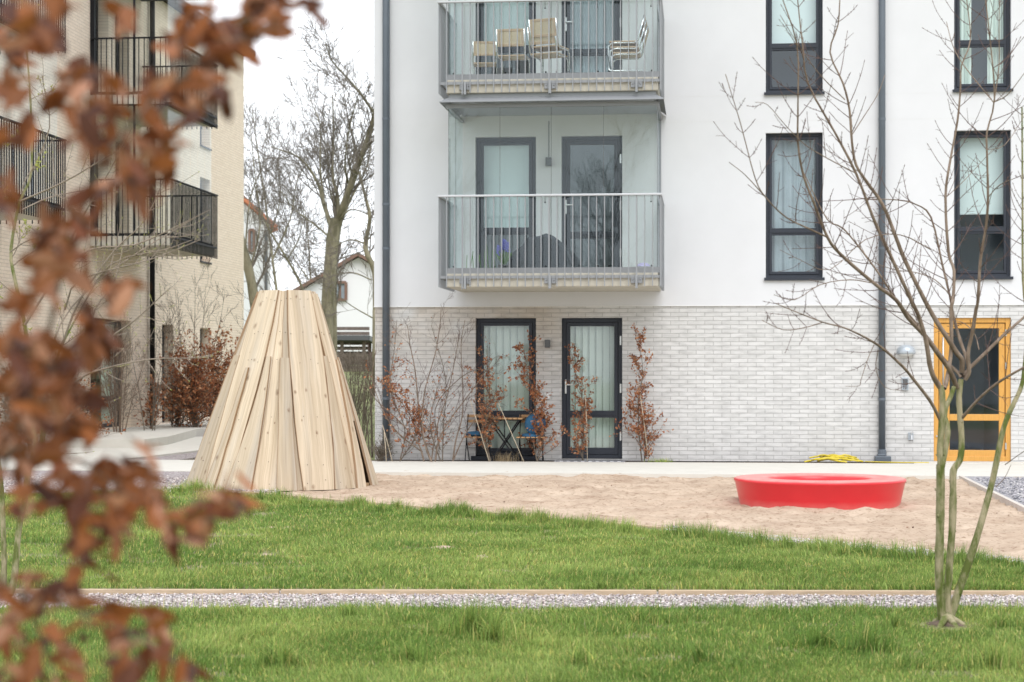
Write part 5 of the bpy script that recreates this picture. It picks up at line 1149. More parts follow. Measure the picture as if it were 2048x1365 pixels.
tk.build('trunk', M['bark'], TL, smooth=True); lm.build('limbs', M['ptwig'], TL, smooth=True); cw = tw.build('crown', M['ptwig'], TL); bd.build('buds', M['bud'], cw)

# ---- out of focus beech with dry leaves close to the camera
BE = thing('beech_branch', 'out of focus beech with dry copper leaves close to the viewer', 'shrub', (Zp(-150, 1500, 2.45)[0], Zp(-150, 1500, 2.45)[1], 0))
R = np.random.default_rng(21); st = MB()
def bp_(x, y, z): return Zp(x, y, z)
br_lines = [([(-150, 1500), (-60, 1150), (20, 900), (80, 760), (110, 600), (150, 470), (200, 330), (280, 230), (370, 150), (430, 80), (520, 20), (600, -20)], 2.75, 2.5, .0052),
    ([(20, 900), (100, 890), (170, 930), (260, 990), (330, 1030), (400, 1050), (470, 1000)], 2.65, 2.45, .003), ([(-60, 1150), (40, 1180), (130, 1210), (250, 1260), (330, 1310), (400, 1340)], 2.7, 2.4, .003),
    ([(110, 600), (180, 620), (240, 580)], 2.7, 2.55, .002), ([(150, 470), (230, 400), (300, 350), (340, 300)], 2.65, 2.6, .0025), ([(60, 780), (130, 790), (200, 790)], 2.7, 2.6, .002),
    ([(20, 900), (-10, 600), (0, 380), (20, 180), (60, 60), (110, 10)], 2.75, 2.9, .0035), ([(200, 330), (160, 230), (130, 120), (90, 50)], 2.65, 2.75, .0025), ([(280, 230), (330, 160), (360, 60), (370, -10)], 2.6, 2.7, .0022), ([(370, 150), (430, 190), (460, 140)], 2.55, 2.5, .002), ([(100, 890), (140, 1000), (170, 1120)], 2.6, 2.6, .002), ([(40, 1180), (80, 1280), (120, 1370)], 2.65, 2.6, .0025), ([(250, 1260), (280, 1320), (300, 1380)], 2.5, 2.5, .002),
    ([(430, 80), (500, 75), (540, 55), (590, 60)], 2.52, 2.5, .002)]
for ln, a, b, r0 in br_lines: traced(st, ln, a-.6, b-.45, r0*.7, r0*.3, sides=6)
cl = [(620, 5, 22, 2), (560, 12, 22, 1), (160, 450, 22, 1), (190, 700, 22, 2), (160, 860, 22, 2), (90, 880, 24, 2), (110, 1000, 20, 1), (330, 270, 20, 1), (60, 240, 20, 0), (20, 30, 26, 2), (90, 60, 20, 3), (110, 15, 22, 2), (60, 100, 24, 1), (10, 90, 20, 1), (250, 40, 18, 1), (150, 160, 22, 3), (120, 200, 20, 1), (180, 215, 26, 3), (210, 160, 20, 2), (240, 200, 24, 3), (200, 270, 26, 2), (165, 290, 20, 1), (330, 160, 20, 2), (350, 200, 16, 1), (300, 180, 18, 1), (370, 60, 20, 2), (355, 100, 18, 2), (400, 40, 22, 2), (440, 60, 20, 2), (470, 90, 16, 1), (430, 130, 18, 2), (395, 170, 18, 2), (410, 215, 18, 1), (440, 200, 14, 1), (520, 30, 18, 2), (545, 50, 18, 2), (585, 10, 20, 1), (490, 60, 16, 1),
    (300, 320, 30, 4), (330, 300, 18, 2), (260, 350, 24, 2), (230, 310, 26, 2), (280, 380, 24, 3), (320, 360, 20, 1), (210, 380, 18, 1), (150, 400, 14, 0), (5, 175, 16, 1), (15, 285, 20, 1), (5, 370, 20, 1), (10, 410, 14, 1), (30, 180, 16, 1), (140, 290, 12, 0), (110, 460, 20, 3), (90, 500, 18, 2), (130, 500, 18, 1), (150, 520, 20, 2), (80, 545, 16, 1), (50, 620, 22, 2), (90, 570, 14, 0),
    (210, 590, 24, 2), (240, 585, 16, 1), (180, 640, 22, 2), (190, 670, 12, 0), (40, 680, 26, 3), (90, 720, 26, 3), (150, 720, 22, 2), (20, 760, 26, 3), (80, 780, 28, 4), (130, 780, 22, 3), (180, 810, 18, 2), (50, 830, 24, 3), (110, 830, 20, 1), (10, 880, 20, 2), (10, 950, 26, 2), (60, 920, 24, 2), (40, 1000, 20, 1), (120, 930, 24, 2), (150, 960, 22, 3), (170, 1000, 22, 3), (210, 990, 22, 3), (260, 1000, 22, 3), (230, 1040, 24, 3), (190, 1060, 20, 2), (150, 1060, 20, 1), (190, 1110, 18, 1), (150, 1090, 14, 1), (280, 920, 16, 1), (300, 1010, 18, 2), (340, 1030, 20, 3), (380, 1050, 20, 2), (350, 1070, 18, 1), (410, 1030, 20, 2), (450, 1020, 20, 2), (480, 990, 16, 1), (280, 955, 16, 0), (215, 940, 16, 1),
    (20, 1180, 26, 2), (70, 1190, 24, 2), (20, 1260, 30, 3), (60, 1320, 30, 3), (20, 1350, 26, 2), (110, 1230, 22, 1), (130, 1180, 18, 1), (120, 1300, 24, 2), (170, 1250, 20, 1), (230, 1240, 22, 2), (290, 1240, 20, 1), (240, 1280, 22, 1), (260, 1330, 24, 1), (310, 1260, 16, 0), (330, 1320, 18, 1), (370, 1340, 20, 1), (130, 1350, 22, 1), (250, 1355, 22, 1), (220, 1350, 18, 0)]
PP = []; DD = []; SS = []
allb = np.array([Zp(x, y, 2.05) for ln in br_lines for x, y in ln[0]])
for (x, y, s, n) in cl:
    for j in range(n*2+3+(3 if 430 < y < 900 else 0)+(1 if x < 130 else 0)):
        x_ = x+R.normal(0, s*.75); y_ = y+R.normal(0, s*.75); z_ = R.uniform(1.85, 2.25); p = Zp(x_, y_, z_)
        q = allb[np.argmin(np.linalg.norm(allb[:, [0, 2]]-p[[0, 2]], axis=1))]; d = (p-q); d = unit(d+R.normal(0, .05, 3)); d = unit(d+R.normal(0, .5, 3)+np.array([.25, 0, -.25]))
        PP.append(p-d*.02); DD.append(d); SS.append(R.uniform(.030, .054)); st.tube([p-d*.03, p-d*.02], .0006, 3)
BRN = [(0.25, 0.082, 0.024), (0.33, 0.115, 0.036), (0.16, 0.05, 0.02), (0.46, 0.23, 0.14), (0.28, 0.095, 0.028), (0.10, 0.034, 0.018)]
V, F, C = leafset(np.array(PP), np.array(DD), np.array(SS), R, BRN, .6, .8)
st.build('stems', M['beechstem'], BE); npmesh('leaves', V, F, M['bleaf'], BE, True, C)

# ---- young beeches against the white building
def sapling(px, py, Z, path, width, nleaf, label, seed, lsz=.05, stems=2, name='beech_sapling', bare=.0, group='young copper beeches along the white building', kink=.06, spread=None, dens=None, up=.5, cols=BR, twn=26, toppx=None, cat='shrub'):
    """path: list of (px,py) up the main stem"""
    R = np.random.default_rng(seed); base = Zp(px, py, Z); base[2] = .02
    t = thing(name, label, cat, tuple(base), group)
    sm = MB(); tips = []; lines = []
    for s in range(stems):
        P = []
        for i, (x, y) in enumerate(path):
            q = Zp(x+(R.normal(0, width*.16) if i else R.normal(0, 3)), y+(0 if i else 0), Z+(R.normal(0, .05) if i else 0)); P.append(q)
        P[0][2] = .0
        if s: P = P[:max(2, int(len(P)*R.uniform(.6, 1)))]
        S = smooth_line(P, 4); rr = np.linspace(.011, .003, len(S)); sm.tube(S, rr, 5, cap=False); lines.append((S, rr))
    wm = width/FPX*Z
    c2 = dict(seg=4, curve=.5, wob=.12, up=up, rmin=.0016, kids=[2, 2], ang=(.5, 1.0), len=(.35, .65), tap=.5)
    for S, rr in lines: along(sm, S, rr, int(twn*1.2), wm*.9, 1, R, c2, .08, .99, tips, 1.0, .5)
    sm.build('stems', M['beechstem'], t)
    if nleaf:
        P = []; D = []; k = 0; tp2 = [q for q in tips]
        zz = np.array([q[0][0][2] for q in tp2]); 
        w = np.ones(len(tp2)) if dens is None else np.array([dens(z) for z in zz]); w /= w.sum()
        for i in R.choice(len(tp2), nleaf, p=w):
            pts = tp2[i][0]; k = R.uniform(.4, len(pts)-1); j = min(int(k), len(pts)-2); q = pts[j]+(pts[j+1]-pts[j])*(k-j)
            P.append(q+R.normal(0, .012, 3)); D.append(unit(pts[j+1]-pts[j])+R.normal(0, .8, 3)+[0, 0, -.2])
        V, F, C = leafset_small(np.array(P), np.array(D), R.uniform(.5, 1.1, nleaf)*lsz, R, cols); npmesh('leaves', V, F, M['bleaf'], t, False, C)
    return t
ZS = 28.85
den = lambda a, b: (lambda z: math.exp(-max(0, z-a)/b))
sapling(808, 928, ZS, [(800, 928), (806, 860), (795, 780), (785, 700), (790, 640)], 90, 1400, 'bushy copper beech covering the foot of the left downpipe', 31, dens=den(1.3, .25))
sapling(880, 928, ZS, [(882, 928), (880, 850), (885, 760), (880, 650)], 60, 260, 'sparse red twigged beech in front of the brick left of the window', 32, dens=den(1.0, .4))
sapling(983, 930, ZS, [(982, 930), (975, 870), (972, 810), (965, 760), (968, 690)], 66, 1000, 'copper beech at the left jamb of the garden window', 33, dens=den(1.6, .2))
sapling(1072, 930, ZS, [(1075, 930), (1080, 870), (1066, 800), (1058, 750), (1045, 700)], 70, 1900, 'full copper beech in front of the blue cushioned chair', 34)
sapling(1168, 930, ZS, [(1168, 930), (1160, 870), (1158, 800), (1152, 750), (1143, 705)], 54, 1200, 'slender copper beech in front of the terrace door', 35)
sapling(1288, 928, ZS, [(1288, 928), (1282, 870), (1280, 800), (1284, 740), (1275, 670)], 72, 1900, 'tall copper beech right of the terrace door', 36)
# pale multi-stem shrub
R = np.random.default_rng(40); SH = thing('bare_shrub', 'pale stemmed bare shrub fanning out before the brick wall left of the window', 'shrub', (Zp(860, 929, 28.8)[0], Zp(860, 929, 28.8)[1], .02)); sm = MB(); tw = MB(); tips = []
u3 = 28.8/FPX
for ln, w in (([(850, 930), (838, 890), (815, 860), (785, 830), (752, 800), (735, 770)], 4), ([(865, 930), (848, 880), (838, 820), (830, 740), (820, 690), (815, 650)], 5), ([(866, 930), (850, 890), (845, 840), (850, 780), (870, 710), (880, 650), (882, 620)], 4), ([(870, 928), (878, 880), (900, 840), (930, 800), (960, 760), (985, 720)], 4), ([(905, 928), (912, 880), (925, 830), (925, 760), (922, 690), (930, 640)], 3.5), ([(862, 930), (872, 860), (895, 790), (910, 720), (920, 660)], 3), ([(845, 905), (800, 870), (770, 830), (745, 760), (752, 700)], 3), ([(880, 900), (870, 820), (905, 770), (950, 740), (985, 745)], 2.5), ([(905, 925), (930, 870), (965, 820), (990, 800)], 3)):
    S = traced(sm, ln, 28.8+R.uniform(-.25, .1), 28.8+R.uniform(-.5, .1), w/2*u3, .5*u3, sides=5, R=R)
    along(tw, *S, 9, .5, 2, R, dict(seg=4, curve=.4, wob=.08, up=.5, rmin=.0017, kids=[2, 3], ang=(.3, .8), len=(.4, .65), tap=.5), .25, .98, tips)
sm.build('stems', M['limb'], SH, smooth=True); cw = tw.build('twigs', M['twig'], SH)
# low grey bush by the downpipe, ground cover
sapling(762, 925, 28.9, [(758, 928), (762, 905), (760, 880)], 50, 260, 'low grey leafed bush at the corner of the white building', 41, lsz=.03, stems=5, name='low_bush', group=None, cols=[(.22, .2, .17), (.12, .15, .08), (.3, .25, .22)], twn=14)
for i, (px, lb) in enumerate(((1325, 'small green weed at the wall right of the tall beech'), (1010, 'dry grass tuft below the folding table'))):
    P = np.array([[Zp(px, 928, 28.75)[0]+rng.normal(0, .10), 28.7+rng.normal(0, .04)] for _ in range(160)]); V, F, C = blades(P, rng.uniform(.04, .10 if i == 0 else .2, 160), np.full(160, .007), 50+i, .02)
    if i: C[:] = (0.36, .28, .17)
    tag(npmesh('weeds', V, F, M['grass'], None, False, C), kind='stuff')
# support canes
def cane(a, b, Z, label):
    mb = MB(); p = Zp(*a, Z); p[2] = .0; q = Zp(*b, Z+.05); mb.tube([p, (p+q)/2+[.004, 0, 0], q], [.006, .0055, .005], 6); tag(mb.build('support_cane', M['bamboo'], smooth=True), label, 'cane', 'pale canes supporting the young beeches')
cane((1050, 930), (988, 788), 28.7, 'long pale cane leaning across the folding table'); cane((980, 930), (940, 800), 28.72, 'pale cane leaning at the left jamb of the garden window'); cane((1175, 930), (1170, 768), 28.75, 'upright cane behind the slender beech by the terrace door')
cane((1298, 928), (1278, 770), 28.72, 'pale cane in the tall beech right of the terrace door'); cane((786, 928), (765, 850), 28.75, 'short cane in the beech at the left downpipe'); cane((773, 928), (768, 860), 28.72, 'thin upright cane beside the left downpipe')

# ------------------------------------------------------------------ tan brick building on the left
XW = -12.56; XB = XW + 1.72
lb_ = thing('brick_building', 'tan brick apartment block with black railed glazed balconies', 'building', (XW, 36, 0))
ml = lambda a, z, d: (XW + d, a, z)
def ly(px): return Xp(px, 700, XW)[0]
def lz(px, py): return Xp(px, py, XW)[1]
YE = ly(487.5); ZR = lz(487, 113)
S0 = 4.0; SH_ = 2.9
wins = []                                       # (y0,y1,z0,z1)
f1 = (ly(324), ly(347), .22, lz(335, 650)); f2 = (ly(400), ly(420), .9, lz(410, 657)); d1 = (ly(181), ly(262), .22, lz(222, 639))
holes = [f1, f2, d1, (ly(400), ly(420), lz(410, 524), lz(410, 524)+2.1), (ly(400), ly(420), lz(410, 524)+SH_, lz(410, 524)+SH_+2.1)]
bd_ = []
nearY = Xp(342, 400, XB)[0]; farY = Xp(434, 400, XB)[0]; lnear = Xp(130, 400, XB)[0]
for k in range(2):
    holes.append((nearY+.25, nearY+1.25, S0+.25+SH_*k, S0+2.45+SH_*k)); holes.append((nearY+1.7, nearY+2.7, S0+.25+SH_*k, S0+2.45+SH_*k))
for k in range(2):
    holes.append((lnear-3.0, lnear-2.0, S0+.25+SH_*k, S0+2.45+SH_*k)); holes.append((lnear-1.6, lnear-.6, S0+.25+SH_*k, S0+2.45+SH_*k))
mb = MB(); wall(mb, ml, 28, YE, .0, ZR, holes, .32)
mb.quad((XW, YE, 0), (XW-11, YE, 0), (XW-11, YE, ZR), (XW, YE, ZR)); mb.quad((XW, 28, 0), (XW-11, 28, 0), (XW-11, 28, ZR), (XW, 28, ZR)); mb.quad((XW-11, 28, 0), (XW-11, YE, 0), (XW-11, YE, ZR), (XW-11, 28, ZR))
mb.build('brick_wall', M['tanbrick'], lb_)
for i, h in enumerate(holes):
    window(lb_, ml, h[0], h[1], h[2], h[3], split=h[2]+.62 if i in (0, 2) or i > 4 else None, fw=.08, inside='none' if i in (0, 1, 3, 4) else ('curtain' if i % 2 else 'drape'), room='darkroom', rec=.22, sill=(i in (1, 3, 4)), sash=False, fm=M['black'] if i > 4 else None, kind='window' if i in (1, 3, 4) else 'glazed_door', seed=i)
mb = MB(); mb.box(XW-11.4, XW+.16, 27.8, YE+.12, ZR+.02, ZR+.10); mb.box(XW+.16, XW+.30, 27.8, YE+.12, ZR-.01, ZR+.16); mb.build('gutter', M['darkroof'], lb_, bevel=.02)
mb = MB(); mb.quad((XW+.2, 27.8, ZR+.16), (XW+.2, YE+.12, ZR+.16), (XW-5.5, YE+.12, ZR+2.2), (XW-5.5, 27.8, ZR+2.2)); mb.quad((XW-11.4, 27.8, ZR+.1), (XW-11.4, YE+.12, ZR+.1), (XW-5.5, YE+.12, ZR+2.2), (XW-5.5, 27.8, ZR+2.2)); mb.build('roof', M['brownroof'], lb_)
mb = MB(); ypx = ly(297); mb.tube([(XW+.09, ypx, .2), (XW+.09, ypx, ZR)], .06, 12); mb.build('downpipe', M['black'], lb_, smooth=True)
def lbalc(y0, y1, k):
    zs = S0+SH_*k; mb = MB(); mb.box(XW+.005, XB-.04, y0+.04, y1-.04, zs, zs+.20); o = mb.build('balcony', M['concrete'], lb_, bevel=.01)
    zr = Xp(342, 357, XB)[1]+SH_*k
    h = MB(); h.box(XB-.03, XB+.03, y0, y1, zr-.03, zr); h.box(XW+.02, XB-.031, y0, y0+.05, zr-.031, zr-.001); h.box(XW+.02, XB-.031, y1-.05, y1, zr-.031, zr-.001); h.build('handrail', M['black'], o, bevel=.004)
    r = MB(); zl_ = zs-.06
    n = int((y1-y0)/.105)
    for i in range(n+1): y = y0+(y1-y0)*i/n; r.box(XB-.009, XB+.009, y-.009, y+.009, zl_, zr-.031)
    n = 15
    for i in range(1, n): x = XW+.02+(XB-XW-.02)*i/n
    for i in range(1, n):
        x = XW+.02+(XB-XW-.02)*i/n
        for y in (y0+.02, y1-.02): r.box(x-.007, x+.007, y-.012, y+.012, zl_, zr-.031)
    r.box(XB-.011, XB+.011, y0, y1, zs+.16, zs+.2); r.build('railing', M['black'], o)
    g = MB(); zz0, zz1 = zs+.22, zs+SH_-.02; n = 6; xg = XB-.10
    for i in range(n):
        a = y0+.1+(y1-y0-.2)*i/n; b = y0+.1+(y1-y0-.2)*(i+1)/n; p = MB(); p.quad((xg, a+.01, zz0), (xg, b-.01, zz0), (xg, b-.01, zz1), (xg, a+.01, zz1)); p.build('glass_pane', M['bglass'], o)
    for y in (y0+.1, y1-.1):
        for i in range(2): a = XW+.06+(xg-XW-.06)*i/2; b = XW+.06+(xg-XW-.06)*(i+1)/2; p = MB(); p.quad((a+.01, y, zz0), (b-.01, y, zz0), (b-.01, y, zz1), (a+.01, y, zz1)); p.build('glass_pane', M['bglass'], o)
    c = MB(); c.box(xg-.04, xg+.04, y0+.06, y1-.06, zs+.2, zs+.26); c.box(xg-.04, XB+.02, y0+.0, y1-.0, zz1, zz1+.05); c.box(XW+.005, xg-.041, y0+.06, y0+.14, zs+.2, zs+.26); c.box(XW+.005, xg-.041, y0+.06, y0+.14, zz1, zz1+.04); c.box(XW+.002, XW+.09, y0+.06, y0+.14, zs+.261, zz1-.001); c.box(XW+.9, XW+.94, y0+.08, y0+.12, zs+.261, zz1-.001)
    c.build('glazing_channel', M['black'], o)
for k in range(2): lbalc(nearY, farY, k); lbalc(lnear-4.4, lnear, k)
for yy0, yy1 in ((nearY, farY), (lnear-4.4, lnear)):
    zs = S0+SH_*2; mb = MB(); mb.box(XW+.005, XB-.02, yy0+.02, yy1-.02, zs-.08, zs+.10); mb.build('balcony_roof', M['black'], lb_)
# terrace before the brick building
zt_ = .20; p = [Xp(60, 700, XW)[0], 0]
slab('terrace', [(XW, 33), (XW, YE-2.0), (XW+1.55, YE-4.2), (XW+1.75, 42.5), (XW+1.8, 39), (XW+2.5, 34.5), (XW+2.5, 33)], -.1, .20, M['paving'])

# copper beech hedge plants and bare shrubs before it
def bed(px, py): x, y = G(px, py, .01); return float(np.hypot(x, y))
def big_beech(px, py, h_px, w_px, nl, label, seed, lsz=.08, stems=7):
    Z = 1.40*FPX/(py-HOR); base = Zp(px, py, Z)
    return sapling(px, py, Z, [(px, py), (px+rng.uniform(-5, 5), py-h_px*.4), (px+rng.uniform(-8, 8), py-h_px*.75), (px+rng.uniform(-8, 8), py-h_px)], w_px*1.1, int(nl*1.6), label, seed, lsz=lsz, stems=stems, name='copper_beech', group='copper beeches before the tan brick building', twn=26)
big_beech(395, 872, 175, 110, 2600, 'broad copper beech behind the left side of the teepee', 61)
big_beech(440, 868, 180, 90, 1900, 'copper beech half hidden by the left slope of the teepee', 62)
big_beech(350, 871, 150, 60, 700, 'copper beech at the left of the hedge below the narrow window', 63)
big_beech(306, 876, 110, 48, 330, 'small copper beech at the black downpipe', 64, stems=3)
big_beech(150, 895, 130, 90, 900, 'low copper beech near the path left of the glazed door', 65)
big_beech(60, 905, 190, 120, 1300, 'copper beech at the left border of the picture', 66)
def bare(px, py, h_px, w_px, label, seed, n=9, name='bare_shrub', mt=None, lvl=2, lean=0, group='bare shrubs before the tan brick building', Z=None, r0=.012, kn=10, kids=[3, 3]):
    Z = Z or 1.40*FPX/(py-HOR); R = np.random.default_rng(seed); b = Zp(px, py, Z); b[2] = b[2] if py < 860 and Z > 45 else .0
    t = thing(name, label, 'shrub', tuple(b), group); sm = MB(); tips = []
    H = h_px/FPX*Z; W = w_px/FPX*Z
    for i in range(n):
        a = R.uniform(-1, 1); d = np.array([a*W*.5+lean, R.normal(0, W*.25), H]); p0 = b+np.array([a*.08, R.normal(0, .05), 0])
        P = smooth_line([p0, p0+d*np.array([.3, .3, .35]), p0+d*np.array([.75, .75, .72]), p0+d*R.uniform(.8, 1.05)]); rr = np.linspace(r0, r0*.25, len(P)); sm.tube(P, rr, 5, cap=False)
        along(sm, P, rr, kn, H*.3, lvl, R, dict(seg=4, curve=.4, wob=.08, up=.45, rmin=max(.0022, Z*.00007), kids=kids, ang=(.35, .8), len=(.4, .65), tap=.5), .15, .98, tips)
    sm.build('branches', mt or M['beechstem'], t); return t
bare(238, 883, 215, 110, 'bare grey shrub growing by the glazed door of the brick building', 71, 12, mt=M['limb'])
bare(500, 800, 320, 90, 'tall budding shrub rising behind the teepee top', 72, 4, Z=33, r0=.012, kn=7)
bare(385, 868, 300, 140, 'wide bare shrub reaching over the copper hedge', 73, 5, kn=8)
bare(300, 880, 250, 90, 'thin bare shrub in front of the black downpipe', 74, 4, kn=8)
bare(720, 905, 190, 70, 'dark bare shrub between the teepee and the white building corner', 75, 10, Z=34, kids=[2, 2], kn=8)
bare(700, 870, 150, 70, 'dark bare shrub on the lawn behind the teepee', 76, 10, Z=42, kids=[2, 2], kn=8)
bare(745, 880, 170, 60, 'dark bare shrub touching the corner of the white building', 77, 6, Z=31, kids=[2, 2], kn=6)

# ------------------------------------------------------------------ far houses, shed, fence, trees
def hz(px, Z): p = Zp(px, 745, Z); return float(hill(p[0], p[1]))-.1
# white gabled house
Zh = 88; P = lambda x, y, dz=0: Zp(x, y, Zh+dz)
h1 = thing('gabled_house', 'white gabled house with a thin brown roof edge far behind the teepee', 'house', tuple(P(700, 745)[:2])+(hz(700, Zh),))
ap = P(717, 515); zg = hz(700, Zh)-.2; hw = 5.2; sl_ = 30; ez = ap[2]-hw*math.tan(math.radians(sl_)); rgt = np.array([RGT[0], RGT[1], 0]); fw_ = np.array([FWD[0], FWD[1], 0])
apx = ap*[1, 1, 0]
mb = MB(); c = [apx-rgt*hw+[0, 0, zg], apx+rgt*hw+[0, 0, zg], apx+rgt*hw+[0, 0, ez], ap, apx-rgt*hw+[0, 0, ez]]; mb.poly([tuple(q) for q in c]); mb.poly([tuple(q+fw_*9) for q in c])
for i in (0, 1, 2, 4):
    a, b = c[i], c[(i+1) % 5]
    if i in (1, 4): mb.quad(tuple(a), tuple(b), tuple(b+fw_*9), tuple(a+fw_*9))
mb.build('wall', mat('house_plaster', (.78, .78, .80), .9), h1)
mb = MB()
for s in (-1, 1):
    a = ap+[0, 0, .05]-fw_*.4; b = apx+rgt*s*(hw+.5)+[0, 0, ez-.26]-fw_*.4; L_ = fw_*9.8; tk_ = np.array([0, 0, .18])
    for q in ((a, b, b+L_, a+L_), (a+tk_, b+tk_, b+L_+tk_, a+L_+tk_), (a, b, b+tk_, a+tk_), (b, b+L_, b+L_+tk_, b+tk_)): mb.quad(*[tuple(w) for w in q])
mb.build('roof', M['brownroof'], h1)
for x0_, x1_, y0_, y1_ in ((668, 692, 565, 600), (648, 660, 648, 668)):
    mb = MB(); a, b = P(x0_, y1_, -.1), P(x1_, y0_, -.1); mb.bar((a+[0, 0, 0]), (a*[1, 1, 0]+[0, 0, b[2]]), .12, .12); mb.bar(b*[1, 1, 0]+[0, 0, a[2]], b, .12, .12); m0 = (a+b)/2; mb.bar(m0*[1, 1, 0]+[0, 0, a[2]], m0*[1, 1, 0]+[0, 0, b[2]], .1, .1); mb.bar(a, b*[1, 1, 0]+[0, 0, a[2]], .12, .12); mb.bar(a*[1, 1, 0]+[0, 0, b[2]], b, .12, .12)
    o = mb.build('window', M['brownroof'], h1); p = MB(); p.quad(tuple(P(x0_, y1_, -.06)), tuple(P(x1_, y1_, -.06)), tuple(P(x1_, y0_, -.06)), tuple(P(x0_, y0_, -.06))); p.build('pane', M['sheer'], o)
# red roofed house
Zh2 = 80; dv_ = fw_-.30*rgt; P2 = lambda x, y, dz=0: Zp(x, y, Zh2+dz)
h2 = thing('tiled_house', 'white house with orange tiled roof beside the brick building', 'house', tuple(P2(480, 745)[:2])+(hz(480, Zh2),))
e = P2(541, 452); zg = hz(500, Zh2)-.2; e0 = e*[1, 1, 0]
mb = MB(); A_ = e0-rgt*6.0; c = [A_+[0, 0, zg], e0+[0, 0, zg], e, A_+[0, 0, e[2]]]
mb.poly([tuple(q) for q in (c[0], c[1], c[2], A_/2+e0/2+[0, 0, e[2]+3.0*.85], c[3])]); mb.quad(tuple(c[1]), tuple(c[1]+dv_*8), tuple(c[2]+dv_*8), tuple(c[2])); mb.quad(tuple(c[0]), tuple(c[0]+dv_*8), tuple(c[3]+dv_*8), tuple(c[3]))
mb.build('wall', mat('house_plaster_grey', (.70, .71, .72), .9), h2)
mb = MB(); rg_ = A_/2+e0/2+[0, 0, e[2]+2.75]
for s in (0, 1):
    b = (e+rgt*.35-[0, 0, .22]) if s else (A_-rgt*.35+[0, 0, e[2]-.22]); a = rg_.copy()
    for o3_ in (-fw_*.35,): a1, b1 = a+o3_, b+o3_; L_ = dv_*8.6; t_ = np.array([0, 0, .2]); [mb.quad(*[tuple(w) for w in q]) for q in ((a1, b1, b1+L_, a1+L_), (a1+t_, b1+t_, b1+L_+t_, a1+L_+t_), (a1, b1, b1+t_, a1+t_), (b1, b1+L_, b1+L_+t_, b1+t_))]
mb.build('roof', M['tile'], h2)
mb = MB(); q = P2(532, 460, -.15); mb.tube([q, q*[1, 1, 0]+[0, 0, zg]], .07, 8); mb.build('downpipe', M['dgrey'], h2)
mb = MB(); a, b = P2(499, 502, -.12), P2(508, 460, -.12); mb.bar(a, a*[1, 1, 0]+[0, 0, b[2]], .1, .1); mb.bar(b*[1, 1, 0]+[0, 0, a[2]], b, .1, .1); mb.bar(a, b*[1, 1, 0]+[0, 0, a[2]], .1, .1); mb.bar(a*[1, 1, 0]+[0, 0, b[2]], b, .1, .1); o = mb.build('window', M['brownroof'], h2); p = MB(); p.quad(tuple(P2(499, 502, -.08)), tuple(P2(508, 502, -.08)), tuple(P2(508, 460, -.08)), tuple(P2(499, 460, -.08))); p.build('pane', M['sheer'], o)
# shed
Zs = 70; sx = lambda x, y, d=0: Zp(x, y, Zs+d); zb_ = hz(700, Zs); sh = thing('open_shed', 'dark open timber shed with a flat roof beyond the lawn', 'shed', tuple(sx(690, 745)[:2])+(zb_,))
zt1 = sx(700, 672)[2]
a = sx(640, 745)*[1, 1, 0]; b = sx(728, 745)*[1, 1, 0]
mb = MB(); mb.poly([tuple(a-rgt*.2+[0, 0, zt1]-fw_*.3), tuple(b+rgt*.2+[0, 0, zt1]-fw_*.3), tuple(b+rgt*.5+[0, 0, zt1-.25]+fw_*3), tuple(a-rgt*.2+[0, 0, zt1-.25]+fw_*3)]); mb.bar(a-rgt*.2+[0, 0, zt1-.08]-fw_*.3, b+rgt*.2+[0, 0, zt1-.08]-fw_*.3, .06, .18); mb.bar(b+rgt*.2+[0, 0, zt1-.08]-fw_*.3, b+rgt*.5+[0, 0, zt1-.33]+fw_*3, .06, .18); mb.build('roof', M['dgrey'], sh)
for q in (a, (a+b)/2, b, b+fw_*2.8, a+fw_*2.8): mb = MB(); mb.bar(q+[0, 0, zb_-.1], q+[0, 0, zt1-.2], .12, .12); mb.build('post', M['weathered'], sh)
mb = MB()
for i in range(9): z_ = zb_+.1+.19*i; mb.bar(a+fw_*2.7+[0, 0, z_], b+fw_*2.7+[0, 0, z_], .03, .13)
mb.build('slatted_wall', M['weathered'], sh)
for z_ in (zt1-.5, zt1-.75): mb = MB(); mb.bar(a+[0, 0, z_], b+[0, 0, z_], .04, .07); mb.build('rail', M['weathered'], sh)
# board fence in front of the shed
fn = thing('board_fence', 'low dark board fence in front of the shed', 'fence', tuple(Zp(690, 745, 66)[:2])+(hz(690, 66),)); mb = MB(); 
for i in range(34):
    px = 600+i*5.0; q = Zp(px, 745, 66); z_ = hz(px, 66); mb.bar((q[0], q[1], z_), (q[0], q[1], Zp(px, 707, 66)[2]+.03*((i*7) % 3)), .075, .02)
mb.build('boards', M['weathered'], fn); mb = MB(); q0 = Zp(600, 720, 66.05); q1 = Zp(765, 720, 66.05); mb.bar(q0, q1, .04, .08); mb.build('rail', M['weathered'], fn)

